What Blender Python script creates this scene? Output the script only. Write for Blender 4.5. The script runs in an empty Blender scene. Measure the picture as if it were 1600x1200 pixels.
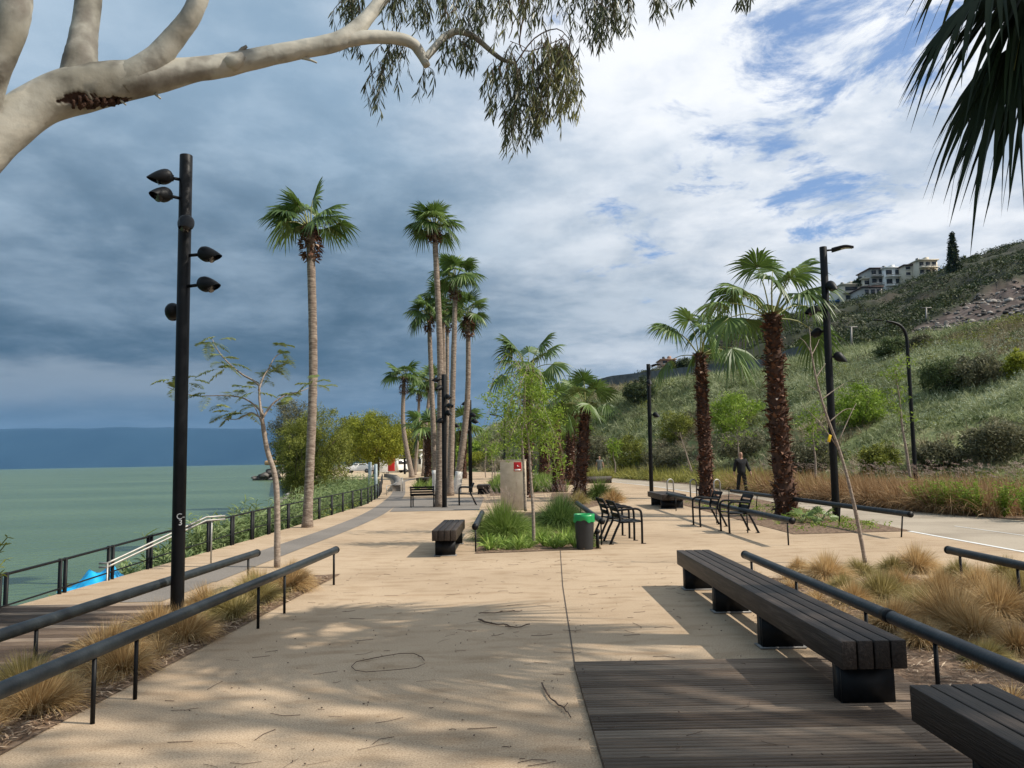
import bpy, math, random
import numpy as np
from mathutils import Vector, Matrix, noise as mn
random.seed(7); rg = np.random.default_rng(7)
C = bpy.context.scene.collection
PI = math.pi
# ------------------------------------------------------------------ camera geometry (surveying helper)
FOC = 1200.; EYE = 1.62; PITCH = math.radians(5.62); ROLL = math.radians(-1.05)
def _rx(a): c, s = math.cos(a), math.sin(a); return np.array([[1, 0, 0], [0, c, -s], [0, s, c]])
def _rz(a): c, s = math.cos(a), math.sin(a); return np.array([[c, -s, 0], [s, c, 0], [0, 0, 1.]])
RC = _rx(PI/2+PITCH) @ _rz(ROLL)
def ray(x, y): return RC @ np.array([(x-800)/FOC, (600-y)/FOC, -1.])
def G(x, y, z=0.):
    d = ray(x, y); return np.array([0, 0, EYE]) + d*((z-EYE)/d[2])
def A(x, y, Y):
    d = ray(x, y); return np.array([0, 0, EYE]) + d*(Y/d[1])
# ------------------------------------------------------------------ mesh builder
def norm(v): v = np.asarray(v, float); return v/(np.linalg.norm(v)+1e-12)
def nrm(a): return a/(np.linalg.norm(a, axis=-1, keepdims=True)+1e-12)
class MB:
    def __init__(s): s.V = []; s.F = []; s.n = 0; s.var = []
    def add(s, V, F, var=0.5):
        V = np.asarray(V, float).reshape(-1, 3)
        for f in (F if isinstance(F, list) and len(F) and isinstance(F[0], np.ndarray) else [np.asarray(q)[None, :] for q in F] if isinstance(F, list) else [F]):
            s.F.append(np.asarray(f, np.int64)+s.n)
        s.V.append(V); s.n += len(V)
        s.var.append(np.broadcast_to(np.asarray(var, float), (len(V),)).copy())
        return s
    def box(s, c, size, rz=0, R=None, var=0.5):
        x, y, z = np.asarray(size)/2.
        v = np.array([[a, b, d] for d in (-z, z) for a, b in ((-x, -y), (x, -y), (x, y), (-x, y))])
        M = R if R is not None else _rz(rz)
        v = v @ np.asarray(M).T + np.asarray(c, float)
        return s.add(v, [np.array([[0, 3, 2, 1], [4, 5, 6, 7], [0, 1, 5, 4], [1, 2, 6, 5], [2, 3, 7, 6], [3, 0, 4, 7]])], var)
    def tube(s, pts, r, n=8, cap=True, var=0.5, jit=0., flat=None):
        P = np.asarray(pts, float); m = len(P)
        r = np.broadcast_to(np.asarray(r, float), (m,))
        T = np.gradient(P, axis=0); T = nrm(T)
        up = np.array([0, 0, 1.]) if abs(T[0][2]) < .9 else np.array([1., 0, 0])
        rings = []; a = np.arange(n)*2*PI/n
        N = norm(np.cross(T[0], up))
        for i in range(m):
            N = norm(N-T[i]*N.dot(T[i])); B = np.cross(T[i], N)
            rr = r[i]*(1+jit*rg.uniform(-1, 1, n)) if jit else np.full(n, r[i])
            rings.append(P[i]+np.outer(np.cos(a)*rr, N)+np.outer(np.sin(a)*rr, B))
        V = np.concatenate(rings)
        i = np.arange(m-1)[:, None]*n; j = np.arange(n)[None, :]; k = (j+1) % n
        F = np.stack([i+j, i+k, i+n+k, i+n+j], -1).reshape(-1, 4)
        fs = [F]
        if cap: fs += [np.arange(n)[::-1][None, :], (np.arange(n)+(m-1)*n)[None, :]]
        return s.add(V, fs, var)
    def lathe(s, prof, c=(0, 0, 0), n=16, R=None, var=.5, shear=0, cap=True):
        prof = np.asarray(prof, float); m = len(prof); a = np.arange(n)*2*PI/n
        V = np.concatenate([np.stack([np.cos(a)*r, np.sin(a)*r, np.full(n, z)+shear*max(0, (q/(m-1)-.3))*np.sin(a)*r], 1) for q, (r, z) in enumerate(prof)])
        if R is not None: V = V @ np.asarray(R).T
        V = V+np.asarray(c, float)
        i = np.arange(m-1)[:, None]*n; j = np.arange(n)[None, :]; k = (j+1) % n
        F = np.stack([i+j, i+k, i+n+k, i+n+j], -1).reshape(-1, 4); fs = [F]
        if cap: fs += [np.arange(n)[::-1][None, :], (np.arange(n)+(m-1)*n)[None, :]]
        return s.add(V, fs, var)
    def strips(s, P, W, var=.5):                                       # P (n,m,3) centre lines, W (n,m,3) half widths
        n, m, _ = P.shape
        V = np.stack([P-W, P+W], 2).reshape(-1, 3)
        b = (np.arange(n)*m*2)[:, None]+(np.arange(m-1)*2)[None, :]
        F = np.stack([b, b+1, b+3, b+2], -1).reshape(-1, 4)
        v = np.repeat(np.broadcast_to(np.asarray(var, float), (n,)), m*2)
        return s.add(V, [F], v)
    def poly(s, pts, z, z2=None):
        p = [(q[0], q[1], z) for q in pts]; n = len(p)
        return s.add(p, [np.arange(n)[None, :]])
    def build(s, name, mat, parent=None, smooth=False, bevel=0, origin=None):
        me = bpy.data.meshes.new(name)
        V = np.concatenate(s.V) if s.V else np.zeros((0, 3))
        o = bpy.data.objects.new(name, me); C.objects.link(o)
        if parent is not None:
            o.parent = parent; org = parent.get('_o', None)
            if org is None: org = (0, 0, 0)
            o['_o'] = org; V = V-np.array(org)
        elif origin is not None:
            V = V-np.asarray(origin, float); o.location = origin; o['_o'] = tuple(map(float, origin))
        ls, lt = [], []
        for f in s.F: ls.append(f.reshape(-1)); lt.append(np.full(len(f), f.shape[1]))
        ls = np.concatenate(ls).astype(np.int32); lt = np.concatenate(lt).astype(np.int32)
        me.vertices.add(len(V)); me.vertices.foreach_set('co', V.astype(np.float32).ravel())
        me.loops.add(len(ls)); me.loops.foreach_set('vertex_index', ls)
        me.polygons.add(len(lt)); me.polygons.foreach_set('loop_start', np.concatenate([[0], np.cumsum(lt)[:-1]]).astype(np.int32))
        me.polygons.foreach_set('loop_total', lt)
        if smooth: me.polygons.foreach_set('use_smooth', np.ones(len(lt), bool))
        me.update(calc_edges=True)
        at = me.attributes.new('var', 'FLOAT', 'POINT'); at.data.foreach_set('value', np.concatenate(s.var).astype(np.float32))
        me.materials.append(mat)
        if bevel:
            b = o.modifiers.new('b', 'BEVEL'); b.width = bevel; b.segments = 2; b.limit_method = 'ANGLE'
        return o
def tag(o, label=None, cat=None, group=None, kind=None):
    if label: o['label'] = label
    if cat: o['category'] = cat
    if group: o['group'] = group
    if kind: o['kind'] = kind
    return o
def thing(name, label, cat, loc=(0, 0, 0), rz=0, group=None):
    o = bpy.data.objects.new(name, None); C.objects.link(o); o.empty_display_size = .1
    loc = tuple(map(float, loc)); o.location = loc; o.rotation_euler = (0, 0, rz); o['_o'] = loc
    return tag(o, label, cat, group)
def dup(root, loc, rz, label, group=None):
    r = root.copy(); C.objects.link(r); r.location = tuple(map(float, loc)); r.rotation_euler = (0, 0, rz); r['label'] = label
    if group: r['group'] = group
    for ch in list(root.children):
        c = ch.copy(); C.objects.link(c); c.parent = r
        for g in ch.children:
            d = g.copy(); C.objects.link(d); d.parent = c
    return r
def interp(pts, n):                                                    # smooth (Catmull-Rom) resample of points with extra columns
    P = np.asarray(pts, float); m = len(P); t = np.linspace(0, m-1-1e-6, n); out = []
    for q in t:
        i = int(q); f = q-i
        p0, p1, p2, p3 = P[max(i-1, 0)], P[i], P[min(i+1, m-1)], P[min(i+2, m-1)]
        out.append(.5*((2*p1)+(-p0+p2)*f+(2*p0-5*p1+4*p2-p3)*f*f+(-p0+3*p1-3*p2+p3)*f**3))
    return np.array(out)
# ------------------------------------------------------------------ materials
def newmat(name):
    m = bpy.data.materials.new(name); m.use_nodes = True; return m, m.node_tree.nodes, m.node_tree.links
def ramp(N, stops):
    r = N.new('ShaderNodeValToRGB'); e = r.color_ramp.elements
    while len(e) < len(stops): e.new(.5)
    for q, (p, c) in zip(e, stops): q.position = p; q.color = (*c, 1)
    return r
def pm(name, stops, scale=5., rough=.8, bump=0., bscale=None, metal=0., attr=0., trans=0., detail=6, stretch=None, spec=.3, rough2=None, big=None):
    """noise coloured surface; attr mixes the per-element variation in, trans adds light passing through leaves"""
    m, N, L = newmat(name); b = N['Principled BSDF']
    tc = N.new('ShaderNodeTexCoord'); mp = N.new('ShaderNodeMapping'); L.new(tc.outputs['Object'], mp.inputs[0])
    if stretch: mp.inputs['Scale'].default_value = stretch
    no = N.new('ShaderNodeTexNoise'); no.inputs['Scale'].default_value = scale; no.inputs['Detail'].default_value = detail; L.new(mp.outputs[0], no.inputs[0])
    fac = no.outputs[0]
    if attr:
        a = N.new('ShaderNodeAttribute'); a.attribute_name = 'var'; mx = N.new('ShaderNodeMix'); mx.inputs[0].default_value = attr
        L.new(fac, mx.inputs[2]); L.new(a.outputs['Fac'], mx.inputs[3]); fac = mx.outputs[0]
    r = ramp(N, stops); L.new(fac, r.inputs[0]); col = r.outputs[0]
    if big:                                                            # (scale, colour, low, high): large soft stains
        n2 = N.new('ShaderNodeTexNoise'); n2.inputs['Scale'].default_value = big[0]; n2.inputs['Detail'].default_value = 5; L.new(tc.outputs['Object'], n2.inputs[0])
        mr = N.new('ShaderNodeMapRange'); mr.inputs[1].default_value = big[2]; mr.inputs[2].default_value = big[3]; L.new(n2.outputs[0], mr.inputs[0])
        mc = N.new('ShaderNodeMix'); mc.data_type = 'RGBA'; mc.blend_type = 'MULTIPLY'; L.new(mr.outputs[0], mc.inputs[0]); L.new(col, mc.inputs[6]); mc.inputs[7].default_value = (*big[1], 1); col = mc.outputs[2]
    L.new(col, b.inputs['Base Color']); b.inputs['Roughness'].default_value = rough; b.inputs['Metallic'].default_value = metal
    b.inputs['Specular IOR Level'].default_value = spec
    if bump:
        n3 = N.new('ShaderNodeTexNoise'); n3.inputs['Scale'].default_value = bscale or scale; n3.inputs['Detail'].default_value = 5; L.new(mp.outputs[0], n3.inputs[0])
        bp = N.new('ShaderNodeBump'); bp.inputs['Strength'].default_value = min(1, bump); bp.inputs['Distance'].default_value = .02 if bump <= 1 else .02*bump
        L.new(n3.outputs[0], bp.inputs['Height']); L.new(bp.outputs[0], b.inputs['Normal'])
    if trans:
        t = N.new('ShaderNodeBsdfTranslucent'); L.new(col, t.inputs[0]); mx = N.new('ShaderNodeMixShader'); mx.inputs[0].default_value = trans
        L.new(b.outputs[0], mx.inputs[1]); L.new(t.outputs[0], mx.inputs[2]); L.new(mx.outputs[0], N['Material Output'].inputs[0])
    return m
def flat(name, c, rough=.5, metal=0, spec=.4, v=.12, scale=8, bump=0):
    c = np.array(c); return pm(name, [(.3, tuple(c*(1-v))), (.7, tuple(np.minimum(1, c*(1+v))))], scale, rough, bump, metal=metal, spec=spec)
M = {}
M['plaza'] = None
def plaza_mat():
    m, N, L = newmat('sandy_concrete'); b = N['Principled BSDF']; tc = N.new('ShaderNodeTexCoord')
    def no(s, d=4, st=None):
        n = N.new('ShaderNodeTexNoise'); n.inputs['Scale'].default_value = s; n.inputs['Detail'].default_value = d
        if st:
            mp = N.new('ShaderNodeMapping'); mp.inputs['Scale'].default_value = st; L.new(tc.outputs['Object'], mp.inputs[0]); L.new(mp.outputs[0], n.inputs[0])
        else: L.new(tc.outputs['Object'], n.inputs[0])
        return n.outputs[0]
    fine = ramp(N, [(.28, (.27, .19, .12)), (.42, (.415, .305, .205)), (.58, (.51, .392, .268)), (.8, (.63, .50, .355))]); L.new(no(90, 3), fine.inputs[0])
    def mul(col, fac, lo, hi, c):
        mr = N.new('ShaderNodeMapRange'); mr.inputs[1].default_value = lo; mr.inputs[2].default_value = hi; L.new(fac, mr.inputs[0])
        mx = N.new('ShaderNodeMix'); mx.data_type = 'RGBA'; mx.blend_type = 'MULTIPLY'; L.new(mr.outputs[0], mx.inputs[0]); L.new(col, mx.inputs[6]); mx.inputs[7].default_value = (*c, 1); return mx.outputs[2]
    c = mul(fine.outputs[0], no(.35, 6), .42, .68, (.80, .78, .76))
    c = mul(c, no(2.2, 7, (1, 2.2, 1)), .5, .72, (.78, .74, .69))
    c = mul(c, no(16, 4), .66, .78, (.62, .55, .46))
    c = mul(c, no(1.1, 9, (.5, 3, 1)), .6, .72, (.86, .82, .78))
    L.new(c, b.inputs['Base Color']); b.inputs['Roughness'].default_value = .9; b.inputs['Specular IOR Level'].default_value = .15
    bp = N.new('ShaderNodeBump'); bp.inputs['Strength'].default_value = .35; bp.inputs['Distance'].default_value = .006; L.new(no(110, 3), bp.inputs['Height']); L.new(bp.outputs[0], b.inputs['Normal'])
    return m
M['plaza'] = plaza_mat()
M['path'] = pm('grey_concrete', [(.3, (.32, .265, .20)), (.7, (.45, .385, .30))], 60, .9, .3, 90, big=(.5, (.70, .69, .68), .42, .66))
M['strip'] = pm('brown_grey_band', [(.3, (.17, .15, .13)), (.7, (.25, .22, .19))], 50, .9, .3, 90, big=(.8, (.8, .8, .8), .4, .7))
M['line'] = pm('white_line_paint', [(.3, (.6, .6, .57)), (.7, (.8, .8, .78))], 20, .7)
M['joint'] = flat('joint_dark', (.08, .06, .045), .9)
M['soil'] = pm('planter_soil', [(.3, (.07, .045, .03)), (.5, (.17, .11, .07)), (.7, (.30, .21, .14))], 14, .95, 1.5, 22)
M['ground'] = pm('dry_earth', [(.3, (.16, .12, .08)), (.7, (.32, .25, .17))], 3, .95, 1, 6)
M['bank'] = pm('shore_stones', [(.3, (.13, .12, .10)), (.5, (.26, .24, .2)), (.7, (.42, .39, .34))], 4, .9, 2, 7)
M['wood'] = pm('deck_boards', [(.25, (.075, .050, .034)), (.5, (.165, .118, .083)), (.75, (.29, .22, .16))], 5, .75, .5, 14, stretch=(.6, 14, 4), attr=.5, spec=.3)
M['bench'] = pm('dark_stained_timber', [(.3, (.014, .010, .008)), (.6, (.036, .026, .020)), (.8, (.085, .064, .050))], 4, .55, .35, 8, stretch=(14, .8, 14), attr=.3, spec=.28)
M['black'] = flat('black_paint', (.006, .0065, .0075), .5, 0, .22, .3, 12, .06)
M['rail'] = pm('grey_black_pipe_paint', [(.3, (.012, .016, .019)), (.62, (.022, .028, .031)), (.8, (.055, .06, .06))], 9, .45, .12, 40, spec=.35)
M['steel'] = flat('stainless', (.36, .35, .32), .5, .6)
M['alu'] = flat('plate_metal', (.22, .21, .2), .6, .4)
M['glass_dark'] = flat('dark_lens', (.03, .03, .035), .08, 0, .8)
M['white'] = flat('white_paint', (.75, .74, .7), .6)
M['cream'] = pm('cream_plaster', [(.3, (.40, .34, .25)), (.7, (.52, .45, .34))], 6, .9, .2, 60)
M['green_bag'] = flat('green_plastic', (.008, .27, .07), .35, 0, .5)
M['red'] = flat('red_sign', (.55, .02, .02), .4)
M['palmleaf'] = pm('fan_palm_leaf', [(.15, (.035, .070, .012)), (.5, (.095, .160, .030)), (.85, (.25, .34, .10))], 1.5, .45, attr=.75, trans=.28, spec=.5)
M['palmshade'] = pm('shaded_palm_leaf', [(.2, (.012, .022, .006)), (.6, (.03, .05, .012)), (.9, (.07, .09, .025))], 1.5, .6, attr=.75, trans=.1, spec=.2)  # backlit shade of the overhanging fronds put into a darker leaf colour
M['petiole'] = flat('palm_petiole', (.22, .23, .07), .5)
M['boot'] = pm('palm_boots', [(.2, (.05, .024, .015)), (.5, (.16, .075, .045)), (.75, (.30, .17, .11)), (1, (.62, .54, .45))], 6, .85, .6, 30, attr=.8)
M['core'] = flat('palm_fibre', (.07, .036, .023), .95, v=.5)
M['ptrunk'] = pm('ringed_palm_trunk', [(.3, (.14, .10, .075)), (.5, (.27, .21, .165)), (.72, (.42, .35, .28))], 3, .9, 1.5, 9, stretch=(2.2, 2.2, 9))
M['whitewash'] = pm('whitewashed_trunk', [(.3, (.45, .42, .38)), (.7, (.8, .78, .74))], 9, .85, .6, 20)
M['euc'] = None
M['eucleaf'] = pm('eucalyptus_leaf', [(.15, (.035, .045, .013)), (.55, (.085, .10, .030)), (.9, (.24, .23, .075))], 2, .45, attr=.8, trans=.2, spec=.45)
M['twig'] = flat('twig_bark', (.10, .065, .045), .9)
M['barkgrey'] = pm('smooth_grey_bark', [(.3, (.18, .14, .11)), (.7, (.38, .31, .25))], 14, .85, .4, 30, stretch=(1, 1, 3))
M['bark'] = pm('brown_bark', [(.3, (.07, .05, .035)), (.7, (.2, .15, .11))], 6, .9, 1, 12, stretch=(2, 2, .6))
def leafm(name, a, b, c, tr=.3): return pm(name, [(.12, a), (.5, b), (.88, c)], 1.2, .6, attr=.8, trans=tr, spec=.25)
M['leaf_light'] = leafm('light_green_leaf', (.09, .155, .016), (.21, .31, .035), (.37, .48, .08), .35)
M['leaf_olive'] = leafm('olive_leaf', (.07, .085, .015), (.19, .215, .035), (.36, .37, .08))
M['leaf_yellow'] = leafm('yellow_green_leaf', (.11, .13, .012), (.28, .31, .03), (.46, .47, .07))
M['leaf_grey'] = leafm('grey_green_leaf', (.06, .065, .035), (.14, .14, .075), (.27, .25, .15))
M['leaf_dark'] = leafm('dark_green_leaf', (.018, .030, .012), (.045, .065, .022), (.10, .125, .042), .15)
M['leaf_scrub'] = leafm('scrub_leaf', (.04, .06, .02), (.09, .125, .045), (.18, .22, .09))
M['leaf_feather'] = leafm('feathery_leaf', (.07, .10, .03), (.17, .215, .06), (.32, .34, .11))
M['reed'] = leafm('reed_leaf', (.09, .13, .04), (.20, .27, .10), (.36, .42, .20))
M['drygrass'] = leafm('dry_tuft_grass', (.19, .11, .04), (.50, .33, .145), (.82, .64, .36), .3)
M['drygreen'] = leafm('greenish_tuft_grass', (.14, .12, .04), (.38, .31, .115), (.68, .56, .29), .3)
M['fgrass'] = leafm('fountain_grass_green', (.06, .11, .018), (.19, .28, .05), (.42, .50, .17), .35)
M['fgrassd'] = leafm('fountain_grass_dark', (.035, .075, .018), (.10, .175, .042), (.24, .32, .10), .35)
M['plume'] = leafm('pinkish_plume', (.22, .15, .12), (.42, .32, .27), (.65, .55, .48), .3)
M['strap'] = leafm('bright_strap_leaf', (.09, .17, .025), (.23, .35, .06), (.47, .56, .16), .35)
M['brownhedge'] = leafm('brown_fountain_grass', (.13, .07, .03), (.35, .215, .105), (.58, .42, .24), .3)
M['greenhedge'] = leafm('olive_fountain_grass', (.12, .13, .03), (.31, .30, .07), (.52, .48, .15), .3)
M['hillgrass'] = leafm('hill_grass', (.12, .15, .06), (.27, .31, .15), (.52, .54, .34), .2)
M['hilldry'] = leafm('dry_hill_grass', (.14, .12, .07), (.28, .24, .15), (.44, .38, .25), .2)
M['litter'] = leafm('bark_litter', (.10, .055, .03), (.27, .17, .10), (.55, .42, .29), 0)
M['skin'] = flat('skin', (.45, .26, .18), .6)
M['rock'] = pm('basalt_rocks', [(.3, (.06, .055, .05)), (.6, (.2, .18, .16)), (.8, (.42, .38, .34))], 1.2, .9, 1, 3, attr=.6)
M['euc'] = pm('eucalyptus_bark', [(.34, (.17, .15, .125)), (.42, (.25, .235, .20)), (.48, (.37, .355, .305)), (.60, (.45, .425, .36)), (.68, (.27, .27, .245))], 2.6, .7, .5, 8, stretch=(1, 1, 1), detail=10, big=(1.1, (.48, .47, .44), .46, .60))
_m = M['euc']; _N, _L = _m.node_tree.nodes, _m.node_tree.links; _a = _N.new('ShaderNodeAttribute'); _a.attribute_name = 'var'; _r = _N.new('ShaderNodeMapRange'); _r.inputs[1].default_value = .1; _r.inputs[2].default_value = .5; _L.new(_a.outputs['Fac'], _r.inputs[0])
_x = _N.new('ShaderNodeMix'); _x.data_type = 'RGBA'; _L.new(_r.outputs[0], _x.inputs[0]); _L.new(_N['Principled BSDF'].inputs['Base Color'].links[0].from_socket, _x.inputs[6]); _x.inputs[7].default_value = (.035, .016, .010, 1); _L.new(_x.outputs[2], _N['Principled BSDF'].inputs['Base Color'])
M['scar'] = pm('scar_wood', [(.3, (.018, .009, .006)), (.7, (.075, .038, .024))], 12, .95, 1.5, 20)
# ------------------------------------------------------------------ world, sun, camera
SUN = norm((1., -.2, 1.))                                              # towards the sun
sc = bpy.context.scene
def build_world():
    w = bpy.data.worlds.new('World'); sc.world = w; w.use_nodes = True
    N, L = w.node_tree.nodes, w.node_tree.links
    bg = N['Background']; bg.inputs[1].default_value = .1
    sky = N.new('ShaderNodeTexSky'); sky.sky_type = 'NISHITA'; sky.sun_disc = False
    sky.sun_elevation = math.asin(SUN[2]); sky.sun_rotation = math.atan2(SUN[0], SUN[1])
    def val(x):
        if isinstance(x, (int, float)):
            v = N.new('ShaderNodeValue'); v.outputs[0].default_value = x; return v.outputs[0]
        return x
    def mth(op, a, b=0., c=0., clamp=False):
        n = N.new('ShaderNodeMath'); n.operation = op; n.use_clamp = clamp
        for i, q in enumerate((a, b, c)):
            if isinstance(q, (int, float)): n.inputs[i].default_value = q
            else: L.new(q, n.inputs[i])
        return n.outputs[0]
    def sst(x, lo, hi):
        n = N.new('ShaderNodeMapRange'); n.interpolation_type = 'SMOOTHSTEP'; n.inputs[1].default_value = lo; n.inputs[2].default_value = hi; L.new(x, n.inputs[0]); return n.outputs[0]
    def mix(f, a, b):
        n = N.new('ShaderNodeMix'); n.data_type = 'RGBA'; n.clamp_factor = True
        L.new(f, n.inputs[0])
        for i, q in ((6, a), (7, b)):
            if isinstance(q, tuple): n.inputs[i].default_value = (*q, 1)
            else: L.new(q, n.inputs[i])
        return n.outputs[2]
    tc = N.new('ShaderNodeTexCoord'); sp = N.new('ShaderNodeSeparateXYZ'); L.new(tc.outputs['Generated'], sp.inputs[0])
    X, Y, Z = sp.outputs
    az = mth('ARCTAN2', X, Y); el = mth('ARCSINE', Z)
    den = mth('ADD', mth('MAXIMUM', Z, 0.), .16)
    cx, cy = mth('DIVIDE', X, den), mth('DIVIDE', Y, den)
    cb = N.new('ShaderNodeCombineXYZ'); L.new(cx, cb.inputs[0]); L.new(cy, cb.inputs[1])
    def nz(s, d, seed, rough=.55, dist=0., st=(1, 1, 1)):
        mp = N.new('ShaderNodeMapping'); mp.inputs['Location'].default_value = (seed, seed*1.7, seed*.3); mp.inputs['Scale'].default_value = st; L.new(cb.outputs[0], mp.inputs[0])
        n = N.new('ShaderNodeTexNoise'); n.inputs['Scale'].default_value = s; n.inputs['Detail'].default_value = d; n.inputs['Roughness'].default_value = rough; n.inputs['Distortion'].default_value = dist
        L.new(mp.outputs[0], n.inputs[0]); return n.outputs[0]
    nA, nB, nC = nz(.75, 9, 3.1, .52, .25), nz(1.9, 9, 7.7, .55, .2), nz(5.2, 8, 1.3, .6, .1)
    s10 = lambda c: tuple(10*q for q in c)
    # storm amount: strong on the left and low, fading to the right and upward
    a1 = mth('ADD', az, mth('MULTIPLY', mth('SUBTRACT', nA, .5), 1.0))
    left = sst(mth('MULTIPLY', a1, -1.), -.42, .30)
    e1 = mth('ADD', el, mth('MULTIPLY', mth('SUBTRACT', nB, .5), .34))
    low = sst(mth('MULTIPLY', e1, -1.), -.45, -.12)
    storm = mth('MULTIPLY', low, mth('ADD', mth('MULTIPLY', left, .80), .20), clamp=True)
    bright = sst(mth('ADD', a1, mth('MULTIPLY', el, .25)), -.08, .42)
    soft = mth('ADD', mth('MULTIPLY', nB, .6), mth('MULTIPLY', nC, .4))
    mid = mix(sst(soft, .36, .64), s10((.24, .345, .46)), s10((.37, .475, .585)))
    lit = mix(sst(soft, .34, .62), s10((.42, .50, .61)), s10((.82, .84, .87)))
    cloud = mix(bright, mid, lit)
    dark = mix(sst(soft, .38, .64), s10((.066, .116, .172)), s10((.118, .178, .245)))
    cloud = mix(storm, cloud, dark)
    # paler horizontal rift low on the left
    rift = mth('MULTIPLY', sst(mth('SUBTRACT', el, mth('MULTIPLY', nB, .05)), .035, .065), mth('SUBTRACT', 1., sst(mth('SUBTRACT', el, mth('MULTIPLY', nB, .09)), .055, .095)))
    rift = mth('MULTIPLY', rift, mth('SUBTRACT', 1., sst(az, -.42, -.16)))
    cloud = mix(mth('MULTIPLY', rift, .8), cloud, s10((.24, .29, .345)))
    hz = mth('SUBTRACT', 1., sst(el, .0, .13))
    cloud = mix(mth('MULTIPLY', hz, .8), cloud, s10((.135, .20, .29)))
    # blue gaps up on the right
    gx = mth('SUBTRACT', az, .40); gy = mth('SUBTRACT', el, .42)
    gd = mth('SQRT', mth('ADD', mth('MULTIPLY', mth('MULTIPLY', gx, gx), 1.2), mth('MULTIPLY', gy, gy)))
    gap = mth('MULTIPLY', sst(mth('SUBTRACT', nz(3.0, 12, 5.2, .66, .35), mth('MULTIPLY', gd, .62)), .405, .53), 1.)
    blue = N.new('ShaderNodeMix'); blue.data_type = 'RGBA'; blue.inputs[0].default_value = .45
    L.new(sky.outputs[0], blue.inputs[6]); blue.inputs[7].default_value = (2.2, 3.7, 7.0, 1)
    col = mix(gap, cloud, blue.outputs[2])
    L.new(col, bg.inputs[0])
build_world()
sl = bpy.data.lights.new('sun', 'SUN'); sl.energy = 4.3; sl.angle = math.radians(.53); sl.color = (1, .93, .82)
so = bpy.data.objects.new('sun', sl); C.objects.link(so); so.rotation_euler = Vector(SUN).to_track_quat('Z', 'Y').to_euler()
cam = bpy.data.cameras.new('camera'); co = bpy.data.objects.new('camera', cam); C.objects.link(co); sc.camera = co
cam.sensor_width = 36; cam.lens = 27; cam.clip_end = 40000; cam.clip_start = .05
co.matrix_world = Matrix.Translation((0, 0, EYE)) @ Matrix(RC.tolist()).to_4x4()
sc.view_settings.view_transform = 'Standard'; sc.view_settings.look = 'None'; sc.view_settings.exposure = .3; sc.view_settings.gamma = 1
sc.cycles.max_bounces = 6; sc.cycles.transparent_max_bounces = 6; sc.cycles.volume_bounces = 0; sc.cycles.caustics_reflective = False; sc.cycles.caustics_refractive = False
sc.cycles.use_denoising = True
# ------------------------------------------------------------------ ground, water, bank
EDGE = [(-14, -5.95), (9, -5.95), (12, -5.85), (17, -5.72), (25, -5.72), (30, -5.72), (36, -6.3), (42, -7.2), (50, -8.6), (60, -10.2), (70, -12.2), (85, -17), (105, -26), (130, -33), (170, -42), (260, -58), (500, -105), (900, -180)]
SHORE = [(-14, -8), (9, -7.6), (12, -8.2), (17, -9.0), (25, -10), (30, -10.8), (36, -11.8), (42, -13), (50, -14.6), (60, -17), (70, -19.5), (85, -24), (105, -31), (130, -39), (170, -49), (260, -76), (500, -125), (900, -200)]
WZ = -1.5
ex = lambda y: float(np.interp(y, [q[0] for q in EDGE], [q[1] for q in EDGE]))
sx = lambda y: float(np.interp(y, [q[0] for q in SHORE], [q[1] for q in SHORE]))
def struct(name, mb, mat, smooth=False): return tag(mb.build(name, mat, smooth=smooth), kind='structure')
ys = [q[0] for q in EDGE]
m = MB(); pts = [(q[1]+.35, q[0]) for q in EDGE]+[(1500, 900), (1500, -14)]; m.poly(pts, -.03); struct('ground', m, M['ground'])
m = MB(); yy = [y for y in ys if y <= 170]
left = [(ex(y), y) for y in yy]
rightb = [(8.12, -14), (8.12, 31), (7.5, 45), (4.5, 66), (-1, 92), (-9, 130), (-22, 170)]
m.poly(left+rightb[::-1], 0.)
n = len(left)                                                          # promenade slab with its vertical edge
for i in range(n-1):
    (a, b), (c, d) = left[i], left[i+1]; m.add([(a, b, 0), (c, d, 0), (c, d, -.5), (a, b, -.5)], [np.array([[0, 1, 2, 3]])])
struct('plaza_paving', m, M['plaza'])
m = MB(); pathR = [(14.2, -14), (12.6, 12), (11.94, 18.2), (10.9, 22), (10.2, 27), (10.15, 36), (10.2, 45), (7.2, 67), (2.5, 95), (-5, 135), (-18, 172)]
m.poly(rightb+pathR[::-1], -.002); struct('path', m, M['path'])
def ribbon(mb, P, w, z):
    P = np.array(P, float); T = nrm(np.gradient(P, axis=0)); Nn = np.stack([-T[:, 1], T[:, 0]], 1)*w/2
    V = np.concatenate([np.c_[P-Nn, np.full(len(P), z)], np.c_[P+Nn, np.full(len(P), z)]]); n = len(P); i = np.arange(n-1)
    mb.add(V, [np.stack([i, i+1, i+1+n, i+n], 1)])
m = MB(); ribbon(m, interp([(8.13, -14), (8.13, 15), (8.13, 31), (7.52, 45), (4.55, 66), (-1, 92)], 60), .09, .006); ribbon(m, [(9.9, 9), (9.75, 14), (9.6, 17)], .04, .004); struct('path_markings', m, M['line'])
m = MB(); ribbon(m, interp([(-4.5, 10.9), (-4.42, 15), (-4.32, 19), (-4.4, 24), (-4.85, 30), (-5.7, 38), (-6.8, 46), (-8.2, 56), (-9.2, 64), (-9.2, 74)], 80), .68, .006)
m.poly([(-4.75, 9.4), (-4.25, 9.4), (-4.2, 10.9), (-4.8, 10.9)], .005); struct('paving_band', m, M['strip'])
m = MB(); ribbon(m, [(.80, 13.8), (.60, 10), (.45, 6.15), (.42, -8)], .012, .004); ribbon(m, [(-2.6, 8.9), (.55, 9.05), (2.6, 9.2)], .003, .004); struct('paving_joint', m, M['joint'])
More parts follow.
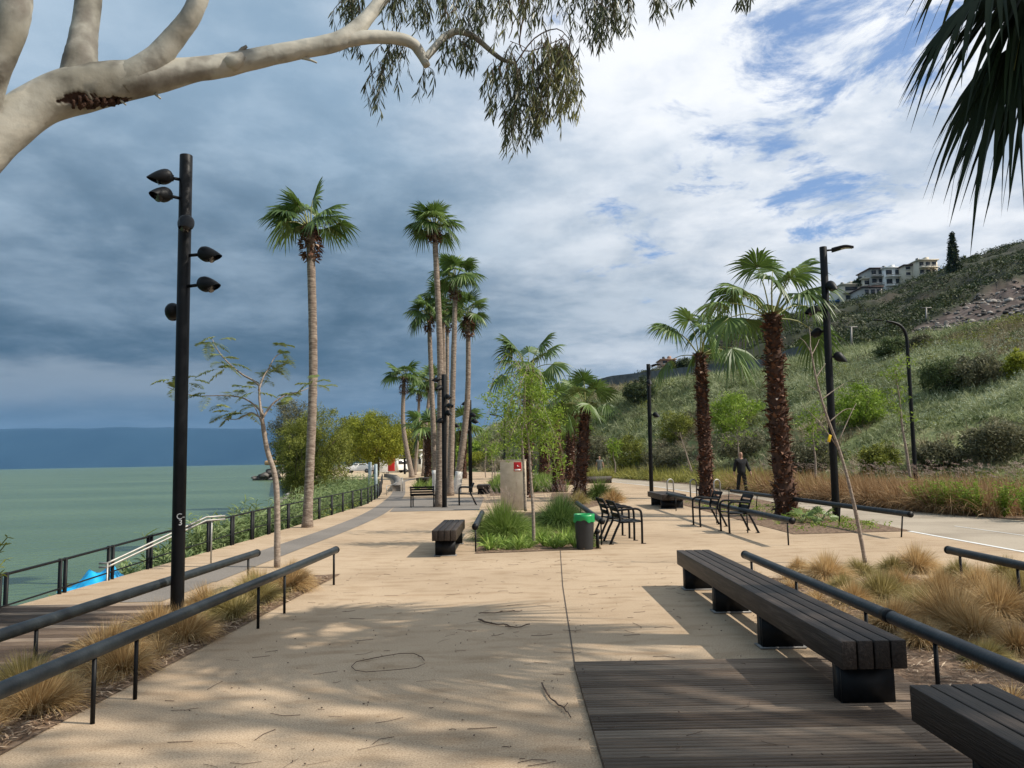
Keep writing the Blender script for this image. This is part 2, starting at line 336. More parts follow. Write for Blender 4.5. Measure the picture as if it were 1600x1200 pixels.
# decks of separate boards
def deck(name, x0, x1, y0, y1, z, pitch=.14, along='x', wid=None):
    mb = MB(); y = y0
    while y < y1-pitch*.5:
        xs = [x0]; 
        while xs[-1] < x1-.9: xs.append(xs[-1]+random.uniform(1.4, 3.2))
        xs[-1] = x1 if xs[-1] > x1-1.0 else xs[-1]
        if xs[-1] != x1: xs.append(x1)
        for a, b in zip(xs[:-1], xs[1:]):
            v = random.random(); w = pitch-.010
            for k in range(3):                                         # grooved profile: three ridges to a board
                ww = w/3-.009
                mb.box(((a+b)/2, y+w*(k+.5)/3, z-.011), (b-a-.004, ww, .022), var=v)
            mb.box(((a+b)/2, y+w/2, z-.026), (b-a-.004, w, .02), var=v)
        y += pitch
    mb.poly([(x0, y0), (x1, y0), (x1, y1), (x0, y1)], z-.045)
    return tag(mb.build(name, M['wood']), kind='structure')
deck('boardwalk', .44, 2.72, 1.3, 6.14, .05-.01)
deck('boardwalk', -5.9, -3.75, 2.6, 9.15, .04, .145)
m = MB(); m.poly([(-4.05, 25.2), (-1.15, 25.35), (-1.3, 34), (-4.9, 34)], .007); struct('boardwalk', m, M['strip'])
# bank
ysb = list(np.linspace(-14, 60, 90))+list(np.linspace(62, 170, 50))+[260, 500, 900]; K = 16
V = []
for y in ysb:
    a, b = ex(y), sx(y); ext = b+(b-a)*.8-1
    for k in range(K):
        t = k/(K-1); x = a+.02+(ext-a)*t
        s = (x-a)/(b-a); z = -.34-(1.16*s if s < 1 else 1.16+.9*(s-1))
        if k > 0: z += .16*mn.fractal(Vector((x*.9, y*.9, 0)), 1, 2, 4)*(1 if y < 170 else 3); x += .1*mn.noise(Vector((x, y, 5)))
        V.append((x, y, z))
i = np.arange(len(ysb)-1)[:, None]*K; j = np.arange(K-1)[None, :]
m = MB(); m.add(V, [np.stack([i+j, i+j+1, i+K+j+1, i+K+j], -1).reshape(-1, 4)]); struct('lake_shore', m, M['bank'], True)
def zbank(x, y):
    a, b = ex(y), sx(y); s = (x-a)/(b-a); return -.34-(1.16*s if s < 1 else 1.16+.9*(s-1))
# lake
def lake_mat():
    m, N, L = newmat('lake_water'); b = N['Principled BSDF']; tc = N.new('ShaderNodeTexCoord')
    def no(s, st, d=3):
        mp = N.new('ShaderNodeMapping'); mp.inputs['Scale'].default_value = st; L.new(tc.outputs['Object'], mp.inputs[0])
        n = N.new('ShaderNodeTexNoise'); n.inputs['Scale'].default_value = s; n.inputs['Detail'].default_value = d; L.new(mp.outputs[0], n.inputs[0]); return n.outputs[0]
    r = ramp(N, [(.38, (.072, .118, .060)), (.62, (.110, .164, .084))]); L.new(no(.02, (1, 2.5, 1), 5), r.inputs[0]); L.new(r.outputs[0], b.inputs['Base Color'])
    b.inputs['Roughness'].default_value = .25; b.inputs['Specular IOR Level'].default_value = .22; b.inputs['IOR'].default_value = 1.33
    ad = N.new('ShaderNodeMath'); ad.operation = 'ADD'; L.new(no(1.3, (1, 2.2, 1)), ad.inputs[0]); L.new(no(.35, (1, 2, 1)), ad.inputs[1])
    bp = N.new('ShaderNodeBump'); bp.inputs['Strength'].default_value = .75; bp.inputs['Distance'].default_value = .14; L.new(ad.outputs[0], bp.inputs['Height']); L.new(bp.outputs[0], b.inputs['Normal'])
    return m
m = MB(); m.poly([(-12000, -300), (-5.2, -300), (-5.2, 60), (-11, 90), (-30, 172), (300, 900), (3000, 7500), (-12000, 7500)], WZ); struct('lake', m, lake_mat())
# far mountains across the lake
V = []; U = np.linspace(-1.6, .42, 150); st = [(6200, 0), (6400, .25), (6700, .62), (7000, .9), (7300, 1.), (7800, .8)]
for u in U:
    px = u*1200+800; vy = float(np.interp(px, [-1200, -300, 0, 150, 200, 265, 300, 420, 700, 900, 1300], [664, 668, 669.5, 667.5, 665.5, 667.5, 668, 669, 676, 690, 700]))
    v = ray(px, vy); s = v[2]/v[1]
    for Y, k in st:
        z = WZ-2+(s*7300)*k+14*mn.fractal(Vector((u*14, Y*.002, 1)), 1, 2, 5)*(k > .1)
        V.append((u*Y, Y, z))
i = np.arange(len(U)-1)[:, None]*6; j = np.arange(5)[None, :]
m = MB(); m.add(V, [np.stack([i+j, i+6+j, i+7+j, i+j+1], -1).reshape(-1, 4)]); struct('mountains', m, pm('hazed_slopes', [(.3, (.010, .034, .064)), (.7, (.018, .048, .080))], .002, .95), True)  # distance haze partly put into the blue base colour
# ------------------------------------------------------------------ hillside
def uv_(px, py): d = ray(px, py); return d[0]/d[1], d[2]/d[1]
R1 = [(640, 706, 170), (700, 700, 150), (747, 686, 135), (775, 667, 125), (830, 650, 118), (900, 622, 110), (954, 607, 104), (1042, 597, 95), (1105, 589, 85), (1195, 581, 76), (1240, 563, 72), (1314, 549, 66), (1380, 541, 62), (1442, 526, 58), (1510, 515, 55), (1600, 500, 50), (1800, 470, 46), (2300, 400, 44)]
R2 = [(640, 709, 400), (760, 694, 380), (860, 655, 360), (900, 632, 340), (940, 612, 320), (1000, 598, 300), (1045, 583, 280), (1080, 566, 260), (1120, 532, 240), (1180, 508, 235), (1250, 492, 230), (1320, 480, 225), (1400, 456, 220), (1480, 423, 210), (1540, 403, 200), (1600, 385, 190), (1720, 340, 180), (2300, 250, 160)]
FT = [(640, 120), (760, 105), (860, 84), (930, 71), (1000, 60), (1080, 48), (1180, 37), (1250, 30), (1400, 25.5), (1600, 22.5), (1800, 21), (2300, 19)]
RU1 = np.array([uv_(a, b) for a, b, c in R1]); RY1 = np.array([c for a, b, c in R1]); RU2 = np.array([uv_(a, b) for a, b, c in R2]); RY2 = np.array([c for a, b, c in R2])
RUF = np.array([uv_(a, 715)[0] for a, b in FT]); RYF = np.array([b for a, b in FT])
def sm(t): t = min(1, max(0, t)); return t*t*(3-2*t)
def hill(u, Y, noise=True):
    Y0 = np.interp(u, RUF, RYF); Y1 = np.interp(u, RU1[:, 0], RY1); v1 = np.interp(u, RU1[:, 0], RU1[:, 1]); v2 = np.interp(u, RU2[:, 0], RU2[:, 1]); Y2 = np.interp(u, RU2[:, 0], RY2)
    z1 = EYE+v1*Y1; Yu = Y1*1.14; zu = EYE+(v1+.004)*Yu; z2 = EYE+v2*Y2
    if Y < Y0: return -.1-.2*(Y0-Y)
    if Y < Y1:
        t = (Y-Y0)/(Y1-Y0); z = -.1+(z1+.1)*(.55*t+.45*sm(t))
        b = math.exp(-((u-.72)/.22)**2)*math.exp(-((Y-31)/3.4)**2)*1.05; z += b
        amp = .55*math.sin(PI*min(1, t*1.0))*min(1.6, Y/45)+.05
    elif Y < Yu: t = (Y-Y1)/(Yu-Y1); z = z1+(zu-z1)*t-1.2*math.sin(PI*t); amp = .1
    elif Y < Y2: t = (Y-Yu)/(Y2-Yu); z = zu+(z2-zu)*(.75*t+.25*sm(t)); amp = 3.2*math.sin(PI*t)+.25
    else: z = z2-(Y-Y2)*.25; amp = .6
    if noise: z += amp*mn.fractal(Vector((u*Y*.07, Y*.07, 3)), .9, 2.1, 6)
    return z
def hpt(px, py, far=False):                                            # where a sight line meets the hillside
    u, v = uv_(px, py); Y0 = np.interp(u, RUF, RYF); Y1 = np.interp(u, RU1[:, 0], RY1); Y2 = np.interp(u, RU2[:, 0], RY2)
    Y = Y1*1.12 if far else Y0
    while Y < Y2*1.02 and hill(u, Y) < EYE+v*Y: Y += .25
    return np.array([u*Y, Y, hill(u, Y)])
UU = np.concatenate([np.linspace(uv_(640, 700)[0], uv_(1720, 600)[0], 260), np.linspace(uv_(1740, 600)[0], uv_(2300, 600)[0], 20)])
TT = 130; V = []; va = []
for u in UU:
    Y0 = np.interp(u, RUF, RYF); Y1 = np.interp(u, RU1[:, 0], RY1); Y2 = np.interp(u, RU2[:, 0], RY2); st = list(np.linspace(Y0-3, Y1, 62))+list(np.linspace(Y1*1.01, Y1*1.14, 6))+list(np.linspace(Y1*1.15, Y2, 56))+list(np.linspace(Y2*1.02, Y2*1.5, 6))
    for Y in st: V.append((u*Y, Y, hill(u, Y))); 
H_ = np.array(V).reshape(len(UU), TT, 3)
i = np.arange(len(UU)-1)[:, None]*TT
def hsheet(name, a, b, mat, var=None):
    j = np.arange(a, b)[None, :]; mb = MB(); mb.add(V, [np.stack([i+j, i+TT+j, i+TT+j+1, i+j+1], -1).reshape(-1, 4)], .5 if var is None else var)
    return tag(mb.build(name, mat, smooth=True), kind='structure')
def hill_mat(name, cols, scree=False):
    m = pm(name, cols, .35, .95, 1.5, 1.2, detail=9, attr=0, big=(.05, (.7, .62, .5), .45, .6)); return m
hsheet('hillside', 0, 67, hill_mat('green_hill_soil', [(.3, (.09, .11, .035)), (.5, (.16, .19, .07)), (.7, (.26, .26, .12))]))
up = pm('shaded_hill_soil', [(.32, (.012, .014, .008)), (.46, (.030, .036, .014)), (.56, (.034, .036, .018)), (.70, (.050, .042, .028))], .11, .95, 5, .5, detail=10)  # cloud shadow on the upper slope put into the soil colours
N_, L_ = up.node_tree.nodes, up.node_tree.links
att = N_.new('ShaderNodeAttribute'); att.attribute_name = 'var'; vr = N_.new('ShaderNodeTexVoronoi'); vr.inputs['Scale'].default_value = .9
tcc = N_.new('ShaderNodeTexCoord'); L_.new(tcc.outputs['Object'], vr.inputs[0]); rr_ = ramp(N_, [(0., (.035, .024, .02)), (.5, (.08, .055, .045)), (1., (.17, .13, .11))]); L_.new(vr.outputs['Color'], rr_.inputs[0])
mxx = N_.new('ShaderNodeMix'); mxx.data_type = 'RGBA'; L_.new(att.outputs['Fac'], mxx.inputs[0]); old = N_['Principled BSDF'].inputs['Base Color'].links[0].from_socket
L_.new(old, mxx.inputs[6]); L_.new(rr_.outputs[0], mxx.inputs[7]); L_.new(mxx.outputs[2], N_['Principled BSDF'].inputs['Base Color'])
RCi = RC.T
def proj(p):
    c = RCi @ (np.asarray(p)-np.array([0, 0, EYE])); return 800+FOC*c[0]/-c[2], 600-FOC*c[1]/-c[2]
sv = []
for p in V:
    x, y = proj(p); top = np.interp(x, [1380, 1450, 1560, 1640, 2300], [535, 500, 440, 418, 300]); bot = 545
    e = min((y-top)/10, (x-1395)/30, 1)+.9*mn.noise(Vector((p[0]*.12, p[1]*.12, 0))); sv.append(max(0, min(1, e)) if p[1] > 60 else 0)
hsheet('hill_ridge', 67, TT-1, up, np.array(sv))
# ------------------------------------------------------------------ scatter helpers
def blades(mb, P0, D, Ln, W, droop, seg=4, var=None, wide=None, shape='grass'):
    n = len(P0); s = np.linspace(0, 1, seg+1); P = P0[:, None]+D[:, None]*(Ln[:, None]*s)[..., None]
    P[..., 2] -= (droop[:, None]*Ln[:, None]*s**2)
    if wide is None: wide = nrm(np.cross(D, np.array([0, 0, 1.]))+rg.normal(0, .35, (n, 3)))
    w = {'grass': (1-s**1.6)+.04, 'leaf': np.sin(PI*np.clip(s*.93+.05, 0, 1))+.02, 'strap': (np.minimum(1, s*3+.5)*(1-s**3))+.03}[shape]
    mb.strips(P, wide[:, None]*(W[:, None]*w)[..., None]/2, .5 if var is None else var)
def rdir(n, zmin=-1, zmax=1):
    z = rg.uniform(zmin, zmax, n); a = rg.uniform(0, 2*PI, n); r = np.sqrt(np.maximum(0, 1-z*z)); return np.stack([r*np.cos(a), r*np.sin(a), z], 1)
def tuft(mb, c, r, h, n, w=.006, spread=1., droop=.5, seg=4, lean=(0, 0), var0=0.):
    a = rg.uniform(0, 2*PI, n); q = rg.uniform(0, 1, n)**.7; rr = q*r*.3
    P = np.stack([c[0]+rr*np.cos(a), c[1]+rr*np.sin(a), np.full(n, c[2])], 1)
    sp = q*spread*rg.uniform(.6, 1.1, n); D = nrm(np.stack([np.cos(a)*sp+lean[0], np.sin(a)*sp+lean[1], np.ones(n)], 1)+rg.normal(0, .08, (n, 3)))
    Ln = h*rg.uniform(.6, 1.15, n)*(1+.25*q)
    blades(mb, P, D, Ln, w*rg.uniform(.6, 1.3, n), droop*q*rg.uniform(.5, 1.3, n), seg, np.clip(rg.normal(.5, .22, n)+var0, 0, 1))
def leafcloud(mb, c, rad, n, size, var=None, flat_=0.):
    d = rdir(n)*(rg.uniform(0, 1, n)**.45)[:, None]; P = np.asarray(c)+d*np.asarray(rad)
    D = rdir(n); D[:, 2] *= (1-flat_); D = nrm(D); L_n = size*rg.uniform(.6, 1.3, n)
    blades(mb, P, D, L_n, L_n*.42, np.full(n, .15), 2, np.clip(rg.normal(.5 if var is None else var, .2, n), 0, 1), nrm(rdir(n)+np.array([0, 0, .01])), 'leaf')
def crown(mb, c, rad, nc, nl, cl, size, hollow=.55, vv=.18, squash=1.):
    c = np.asarray(c, float); rad = np.asarray(rad, float)
    for k in range(nc):
        d = rdir(1)[0]; q = hollow+(1-hollow)*rg.random()**.6
        lump = 1+.22*mn.noise(Vector(tuple(d*2.3))+Vector((c[0], c[1], 0)))
        p = c+d*rad*q*lump; s = cl*rg.uniform(.6, 1.35)
        leafcloud(mb, p, (s, s, s*squash), nl, size, .5+rg.normal(0, vv))
def limbs(mb, base, top, r0, crownc, rad, n=8, sub=2):
    base = np.asarray(base, float); top = np.asarray(top, float)
    mb.tube(interp([base, base*.5+top*.5+rg.normal(0, .04, 3)*np.linalg.norm(top-base), top], 8), np.linspace(r0, r0*.62, 8), 8, jit=.08)
    for k in range(n):
        e = np.asarray(crownc)+rdir(1, -.3, .9)[0]*np.asarray(rad)*.85; md = top*.5+e*.5+rg.normal(0, .08, 3)*np.linalg.norm(e-top)
        P = interp([top, md, e], 7); mb.tube(P, np.linspace(r0*.45, r0*.06, 7), 6)
        for q in range(sub):
            s = P[rg.integers(2, 5)]; e2 = np.asarray(crownc)+rdir(1, -.5, .9)[0]*np.asarray(rad)*.9; e2 = s+(e2-s)*.55
            mb.tube(interp([s, (s+e2)/2+rg.normal(0, .05, 3), e2], 5), np.linspace(r0*.2, r0*.04, 5), 5)
# ------------------------------------------------------------------ palms
def fan(lm, pmb, base, az, elev, pl, R, droop=.5, nl=34, span=2.1, sag=.35, var=.5, curl=.25):
    base = np.asarray(base, float); h = np.array([math.cos(az), math.sin(az), 0.]); up_ = np.array([0, 0, 1.])
    D = h*math.cos(elev)+up_*math.sin(elev); e2 = elev-sag*2; D2 = h*math.cos(e2)+up_*math.sin(e2)
    P1 = base+D*pl*.55; P2 = P1+nrm(D+D2)*pl*.5
    pmb.tube(interp([base, P1, P2], 7), np.linspace(.022, .011, 7)*(.5+R*.6), 5)
    F = norm(D2); S = norm(np.cross(F, up_)); Nn = norm(np.cross(S, F)); roll = rg.normal(0, .35); S, Nn = S*math.cos(roll)+Nn*math.sin(roll), Nn*math.cos(roll)-S*math.sin(roll)
    th = np.linspace(-span, span, nl)+rg.normal(0, .012, nl); s = np.array([0, .2, .5, .68, .84, 1.]); dth = 2*span/nl
    Rl = R*(1-.28*(np.abs(th)/span)**2)*rg.uniform(.92, 1.06, nl)
    dirs = np.cos(th)[:, None]*F+np.sin(th)[:, None]*S+Nn*(-curl*np.abs(np.sin(th*.5)))[:, None]; dirs = nrm(dirs)
    side = nrm(-np.sin(th)[:, None]*F+np.cos(th)[:, None]*S)
    P = P2+dirs[:, None]*(Rl[:, None]*s)[..., None]
    dr = droop*rg.uniform(.6, 1.5, nl); k = np.clip(s-.45, 0, 1)/.55
    P[..., 2] -= dr[:, None]*Rl[:, None]*(k**1.7)[None]
    P += (rg.normal(0, .03, (nl, 3))*R)[:, None]*(k**2)[None, :, None]
    wr = np.array([.02, .21, .52, .42, .22, .01])*dth*.56; W = (side+Nn*(.55*(np.arange(nl) % 2*2-1))[:, None])[:, None]*(Rl[:, None]*wr)[..., None]
    W[:, 0] = side*.004
    lm.strips(P, W, np.clip(var+rg.normal(0, .07, nl), 0, 1))
    # the folded midrib of the blade
    pmb.tube([P2, P2+F*R*.25, P2+F*R*.42-up_*.02], [.011*R, .007*R, .002], 5)
def palm(name, label, base, topc, rt, nf, pl, R, shaggy=False, group=None, skirt=True, wash=False, bow=0., seed=1, nl=30, wind=-.15, elrange=(.12, 1.35), rtop=None, mid=None, droop=.22, cat='palm tree'):
    global rg; rg = np.random.default_rng(seed)
    base = np.asarray(base, float); topc = np.asarray(topc, float)
    t = thing(name, label, cat, base, 0, group); tm = MB(); H = topc[2]-base[2]
    md = (base+topc)/2+np.array([bow, 0, 0]) if mid is None else np.asarray(mid, float)
    n = 40; P = interp([base-np.array([0, 0, .05]), base*.93+topc*.07+np.array([bow*.15, 0, 0]), md, base*.1+topc*.9+np.array([bow*.3, 0, 0]), topc], 160)
    al = np.concatenate([[0], np.cumsum(np.linalg.norm(np.diff(P, axis=0), axis=1))]); P = np.stack([np.interp(np.linspace(0, al[-1], n), al, P[:, q]) for q in range(3)], 1)
    s = np.linspace(0, 1, n); rt2 = rtop or rt*.62
    r = rt2+(rt-rt2)*(1-s)**1.2+rt*.35*np.exp(-s*H/.35)
    if not shaggy: r = r*(1+.035*np.sin(np.arange(n)*2.7))
    else: r = r*np.array([1+.22*mn.noise(Vector((seed*2.3, q*.42, 0))) for q in range(n)])
    tm.tube(P, r, 14, jit=.03 if not shaggy else .02); tr = tm.build('trunk', M['core'] if shaggy else M['ptrunk'], t, True)
    if wash:
        wm = MB(); wm.tube(P[:6], r[:6]*1.03+.004, 14, jit=.02); wm.build('whitewash', M['whitewash'], t, True)
    # old leaf bases
    bm = MB(); rows = []
    if shaggy:
        z = .0
        while z < 1: rows.append(z); z += .075/H
    else:
        z = 1-(.75/H)*(.8+.5*rg.random())*(R/.7); 
        while z < 1.0: rows.append(z); z += .06/H
    for z in rows:
        q = z*(n-1); ii = min(n-2, int(q)); c = P[ii]+(P[ii+1]-P[ii])*(q-ii); rr = r[ii]
        if not shaggy: rr = rr*(1.25+1.0*math.sin(PI*min(1, .15+.85*max(0, (z-rows[0])/(1-rows[0]+1e-6)))))
        lumpy = .8+.5*mn.noise(Vector((seed, z*9, 0))) if shaggy else 1
        kk = int(17 if shaggy else 18); a = rg.uniform(0, 2*PI, kk)
        o = np.stack([np.cos(a), np.sin(a), np.zeros(kk)], 1); P0 = c+o*rr*.9; ln = (rg.uniform(.14, .32, kk)*lumpy if shaggy else rg.uniform(.12, .24, kk))*(.6+rt)
        dz = rg.uniform(.1, .9, kk) if shaggy else rg.uniform(-.9, .5, kk); D = nrm(o+np.stack([0*a, 0*a, dz], 1)+rg.normal(0, .25, (kk, 3)))
        wd = nrm(np.cross(o, np.array([0, 0, 1.]))+rg.normal(0, .2, (kk, 3)))
        blades(bm, P0, D, ln, rg.uniform(.07, .15, kk)*(.6+rt), rg.uniform(-.2, .7, kk), 3, np.clip(rg.normal(.42, .16, kk)+(.45*(rg.random(kk) < .07)), 0, 1), wd, 'strap')
    bm.build('bark', M['boot'], t)
    lm, pmb = MB(), MB()
    ga = PI*(3-math.sqrt(5)); a0 = rg.uniform(0, 6)
    for k in range(nf):
        q = (k+.5)/nf; el = elrange[1]+(elrange[0]-elrange[1])*q**1.15+rg.normal(0, .2); az = a0+k*ga+rg.normal(0, .35)
        b = topc+np.array([math.cos(az), math.sin(az), 0])*rt2*.5+np.array([0, 0, .12*(1-q)-.1])
        fan(lm, pmb, b, az, el, pl*rg.uniform(.8, 1.15), R*rg.uniform(.85, 1.1), droop*(.6+q), nl, rg.uniform(1.7, 2.2), .22+.25*q, rg.normal(.52-.12*q, .12), curl=.2+.3*rg.random())
    cr = lm.build('crown', M['palmleaf'], t); pmb.build('petioles', M['petiole'], cr)
    if skirt:
        sm_ = MB(); kk = 60; a = rg.uniform(0, 2*PI, kk); o = np.stack([np.cos(a), np.sin(a), np.zeros(kk)], 1)
        blades(sm_, topc-np.array([0, 0, .12])+o*rt2, nrm(o*.6+np.array([0, 0, -.6])+rg.normal(0, .3, (kk, 3))), rg.uniform(.15, .4, kk), np.full(kk, .035), rg.uniform(.1, .6, kk), 3, rg.uniform(.1, .6, kk))
        sm_.build('dead_leaves', M['boot'], t)
    return t
TG = 'tall slim palms along the promenade'; SG = 'shaggy trunked palms in the planters'
def tall(label, bpx, tpx, Y=None, r=.16, seed=1, nf=16, pl=.55, R=.62, wash=False, bow=0., **k):
    b = G(*bpx) if Y is None else A(*bpx, Y); b[2] = 0; t = A(*tpx, b[1]); return palm('palm_tree', label, b, t, r, nf, pl, R, False, TG, wash=wash, bow=bow, seed=seed, **k)
tall('tall slim palm standing alone by the shore fence, left of all others', (480, 824), (484, 352), r=0.116, seed=11, nf=17, pl=.62, R=.72, bow=.12, rtop=0.106)
tall('tallest palm of the clump behind the black lamp post', (686, 792), (678, 352), r=0.136, seed=12, nf=20, pl=.5, R=.7, bow=.14, rtop=0.098)
tall('second tallest palm of the clump, just right of the tallest one', (703, 772), (712, 432), Y=36, r=0.160, seed=13, nf=18, pl=.6, R=.85, rtop=0.111)
tall('whitewashed leaning palm at the right edge of the clump', (713, 768), (731, 492), Y=38, r=0.184, seed=14, nf=16, pl=.65, R=.85, wash=True, bow=.25, rtop=0.111)
tall('palm with whitewashed foot at the left edge of the clump', (681, 764), (670, 492), Y=40, r=0.160, seed=15, nf=18, pl=.65, R=.9, wash=True, rtop=0.111)
tall('palm in the middle of the clump half hidden by the tallest trunk', (695, 762), (692, 470), Y=41, r=0.136, seed=16, nf=17, pl=.65, R=.9, rtop=0.111)
tall('thinner palm at the back of the clump with its crown below the rest', (699, 757), (699, 492), Y=46, r=0.120, seed=17, nf=13, pl=.5, R=.75, rtop=0.102)
tall('distant palm with a curved trunk rising past the round green tree', (644, 745), (632, 590), Y=78, r=0.264, seed=18, nf=18, pl=1.1, R=1.35, bow=-.5, rtop=0.187, nl=20)
tall('short distant palm leaning right between two taller distant ones', (648, 738), (655, 612), Y=92, r=0.200, seed=19, nf=16, pl=.9, R=1.1, bow=.1, rtop=0.153, nl=18)
tall('distant leaning palm just left of the clump', (662, 742), (674, 596), Y=84, r=0.240, seed=20, nf=16, pl=1.1, R=1.3, bow=-.2, rtop=0.187, nl=20)
def shag(label, bpx, tpx, Y=None, r=.3, seed=1, nf=15, pl=1.0, R=.95, **k):
    b = G(*bpx) if Y is None else A(*bpx, Y); b[2] = 0; t = A(*tpx, b[1]); return palm('shaggy_palm', label, b, t, r, nf, pl, R, True, SG, seed=seed, skirt=False, **k)
shag('largest shaggy palm with a thick red brown trunk beside the right lamp post', (1230, 806), (1206, 492), r=0.270, seed=41, nf=16, pl=1.25, R=.95, rtop=.2, bow=-.05, droop=.35)
shag('shaggy palm behind the pair of chairs by the bike hoops', (1105, 778), (1094, 552), r=0.279, seed=42, nf=14, pl=1.3, R=1.15, rtop=.2, droop=.35)
shag('shaggy palm rising behind the sparse birch like sapling', (822, 770), (826, 580), Y=33, r=0.216, seed=43, nf=15, pl=1.1, R=1.0, rtop=.15, droop=.3)
shag('shaggy palm right of the beige cabinet with a dark crown', (873, 764), (866, 640), Y=38, r=0.288, seed=34, nf=13, pl=1.0, R=.95, rtop=.2)
shag('shaggy palm beside the green grass mound, nearest of its trio', (905, 780), (915, 632), Y=30, r=0.270, seed=35, nf=13, pl=.8, R=.78, rtop=.17, droop=.2)
shag('shaggy palm standing behind the other two of its trio', (890, 755), (893, 640), Y=48, r=0.315, seed=36, nf=13, pl=1.1, R=1.2, rtop=.26)
shag('distant shaggy palm seen over the brown hedge between trunks', (851, 733), (850, 672), Y=66, r=0.450, seed=37, nf=14, pl=1.3, R=1.4, rtop=.4, nl=20)
shag('distant squat palm seen behind the clump of tall palms', (722, 738), (724, 668), Y=70, r=0.360, seed=38, nf=14, pl=1.4, R=1.5, rtop=.3, nl=20)
shag('small dark palm hanging behind the promenade lamps', (669, 741), (668, 672), Y=72, r=0.315, seed=39, nf=15, pl=1.3, R=1.5, rtop=.3, nl=20)
# palm overhead on the right: its trunk stands outside the view
rg = np.random.default_rng(5)
t = thing('overhanging_palm', 'dark fan palm fronds hanging into the top right corner', 'palm tree', (6.6, 6.2, 0)); tm = MB(); tp = np.array([5.55, 6.05, 6.6])
tm.tube(interp([(6.6, 6.2, -.05), (6.5, 6.2, 2), (6.1, 6.1, 4.6), tp], 20), np.linspace(.27, .2, 20), 12, jit=.05); tm.build('trunk', M['boot'], t, True)
lm, pmb = MB(), MB()
for pxy, tip, R_, sp in [((1592, 62), (1552, 300), 1.12, 1.7), ((1560, -45), (1468, 70), 1.0, 1.55), ((1640, -60), (1600, 40), 1.2, 1.8), ((1640, 40), (1590, 230), 1.15, 1.7), ((1610, -20), (1530, 150), 1.0, 1.5)]:
    hb = A(*pxy, 5.6); tipw = A(*tip, 5.2); F = norm(tipw-hb)
    az = math.atan2(F[1], F[0]); el = math.asin(F[2]); pmb.tube(interp([tp, (tp+hb)/2+np.array([0, 0, .25]), hb], 8), .016, 6)
    fan(lm, pmb, hb-F*.02, az, el, .03, R_, .35, 44, sp, 0., .12, curl=.3)
for k in range(14):
    az = k*2.4; fan(lm, pmb, tp, az, .2+.09*k, .9, 1.15, .5, 34, 2., .3, .4)
cr = lm.build('crown', M['palmshade'], t); pmb.build('petioles', M['petiole'], cr)
# ------------------------------------------------------------------ overhanging eucalyptus
rg = np.random.default_rng(21)
t = thing('eucalyptus_tree', 'pale barked eucalyptus with thick limb and drooping leaves across the top left', 'tree', (-6.3, 5.0, 0)); tm = MB()
def proj0(p):
    c = RC.T @ (np.asarray(p)-np.array([0, 0, EYE])); return 800+FOC*c[0]/-c[2], 600-FOC*c[1]/-c[2]
def limb(pts, n=30, seg=16, jit=.025):                                 # pts: (px, py, Y, radius px)
    Q = np.array([[*A(a, b, Y), rp*Y/FOC] for a, b, Y, rp in pts]); Q = interp(Q, n); tm.tube(Q[:, :3], np.maximum(Q[:, 3], .004), seg, jit=jit, var=0.); return Q
low = np.array([[-6.3, 5., -.1, .5], [-6.0, 5.1, 1.4, .42], [-5.2, 5.4, 2.7, .36]]); Q0 = np.array([[*A(a, b, Y), r*Y/FOC] for a, b, Y, r in [(-90, 290, 5.7, 48), (0, 207, 5.8, 37), (60, 164, 5.9, 35), (120, 142, 6, 37), (180, 128, 6.1, 33), (240, 120, 6.2, 27), (300, 110, 6.3, 20), (350, 103, 6.4, 18.5), (420, 88, 6.5, 16), (480, 76, 6.6, 15), (530, 64, 6.7, 15), (560, 42, 6.8, 13), (585, 15, 6.9, 11), (620, -25, 7, 10), (700, -90, 7.2, 8)]])
Q = interp(np.concatenate([low, Q0]), 90); Qf = interp(np.concatenate([low, Q0]), 520); nv_ = 56
fm = MB(); fm.tube(Qf[:, :3], Qf[:, 3], nv_)
Vf = fm.V[0]; cen = np.repeat(Qf[:, :3], nv_, 0); Tn = np.repeat(nrm(np.gradient(Qf[:, :3], axis=0)), nv_, 0); rad = nrm(Vf-cen); toc = nrm(np.array([0, 0, EYE])-cen); toc = nrm(toc-Tn*np.sum(toc*Tn, 1)[:, None])
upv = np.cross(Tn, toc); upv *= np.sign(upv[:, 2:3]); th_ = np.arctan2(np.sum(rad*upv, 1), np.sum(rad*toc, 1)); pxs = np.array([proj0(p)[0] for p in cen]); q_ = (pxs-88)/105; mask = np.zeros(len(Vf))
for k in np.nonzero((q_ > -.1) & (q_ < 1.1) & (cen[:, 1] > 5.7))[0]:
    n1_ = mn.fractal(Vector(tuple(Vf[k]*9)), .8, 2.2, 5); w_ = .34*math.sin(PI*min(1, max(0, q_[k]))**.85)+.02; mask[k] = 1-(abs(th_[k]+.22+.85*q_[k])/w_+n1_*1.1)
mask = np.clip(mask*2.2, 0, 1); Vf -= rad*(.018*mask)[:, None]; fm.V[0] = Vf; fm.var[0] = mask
Vf += rad*np.array([.010*mn.noise(Vector(tuple(p*np.array([2.2, 2.2, 3.]))))+.004*mn.noise(Vector(tuple(p*9))) for p in cen+rad*.25])[:, None]
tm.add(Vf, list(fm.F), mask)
limb([(118, 146, 6, 30), (125, 98, 6.02, 26), (130, 62, 6.05, 22), (136, 20, 6.1, 20), (142, -40, 6.2, 21), (150, -160, 6.5, 22)])
limb([(190, 130, 6.1, 27), (240, 95, 6.12, 21), (270, 62, 6.12, 18), (298, 25, 6.1, 16), (318, -20, 6.1, 15), (360, -120, 6.1, 14)])
limb([(-60, 260, 5.7, 45), (-25, 150, 5.6, 28), (-2, 95, 5.5, 23), (16, 45, 5.5, 25), (24, -10, 5.5, 26), (24, -120, 5.5, 25)])
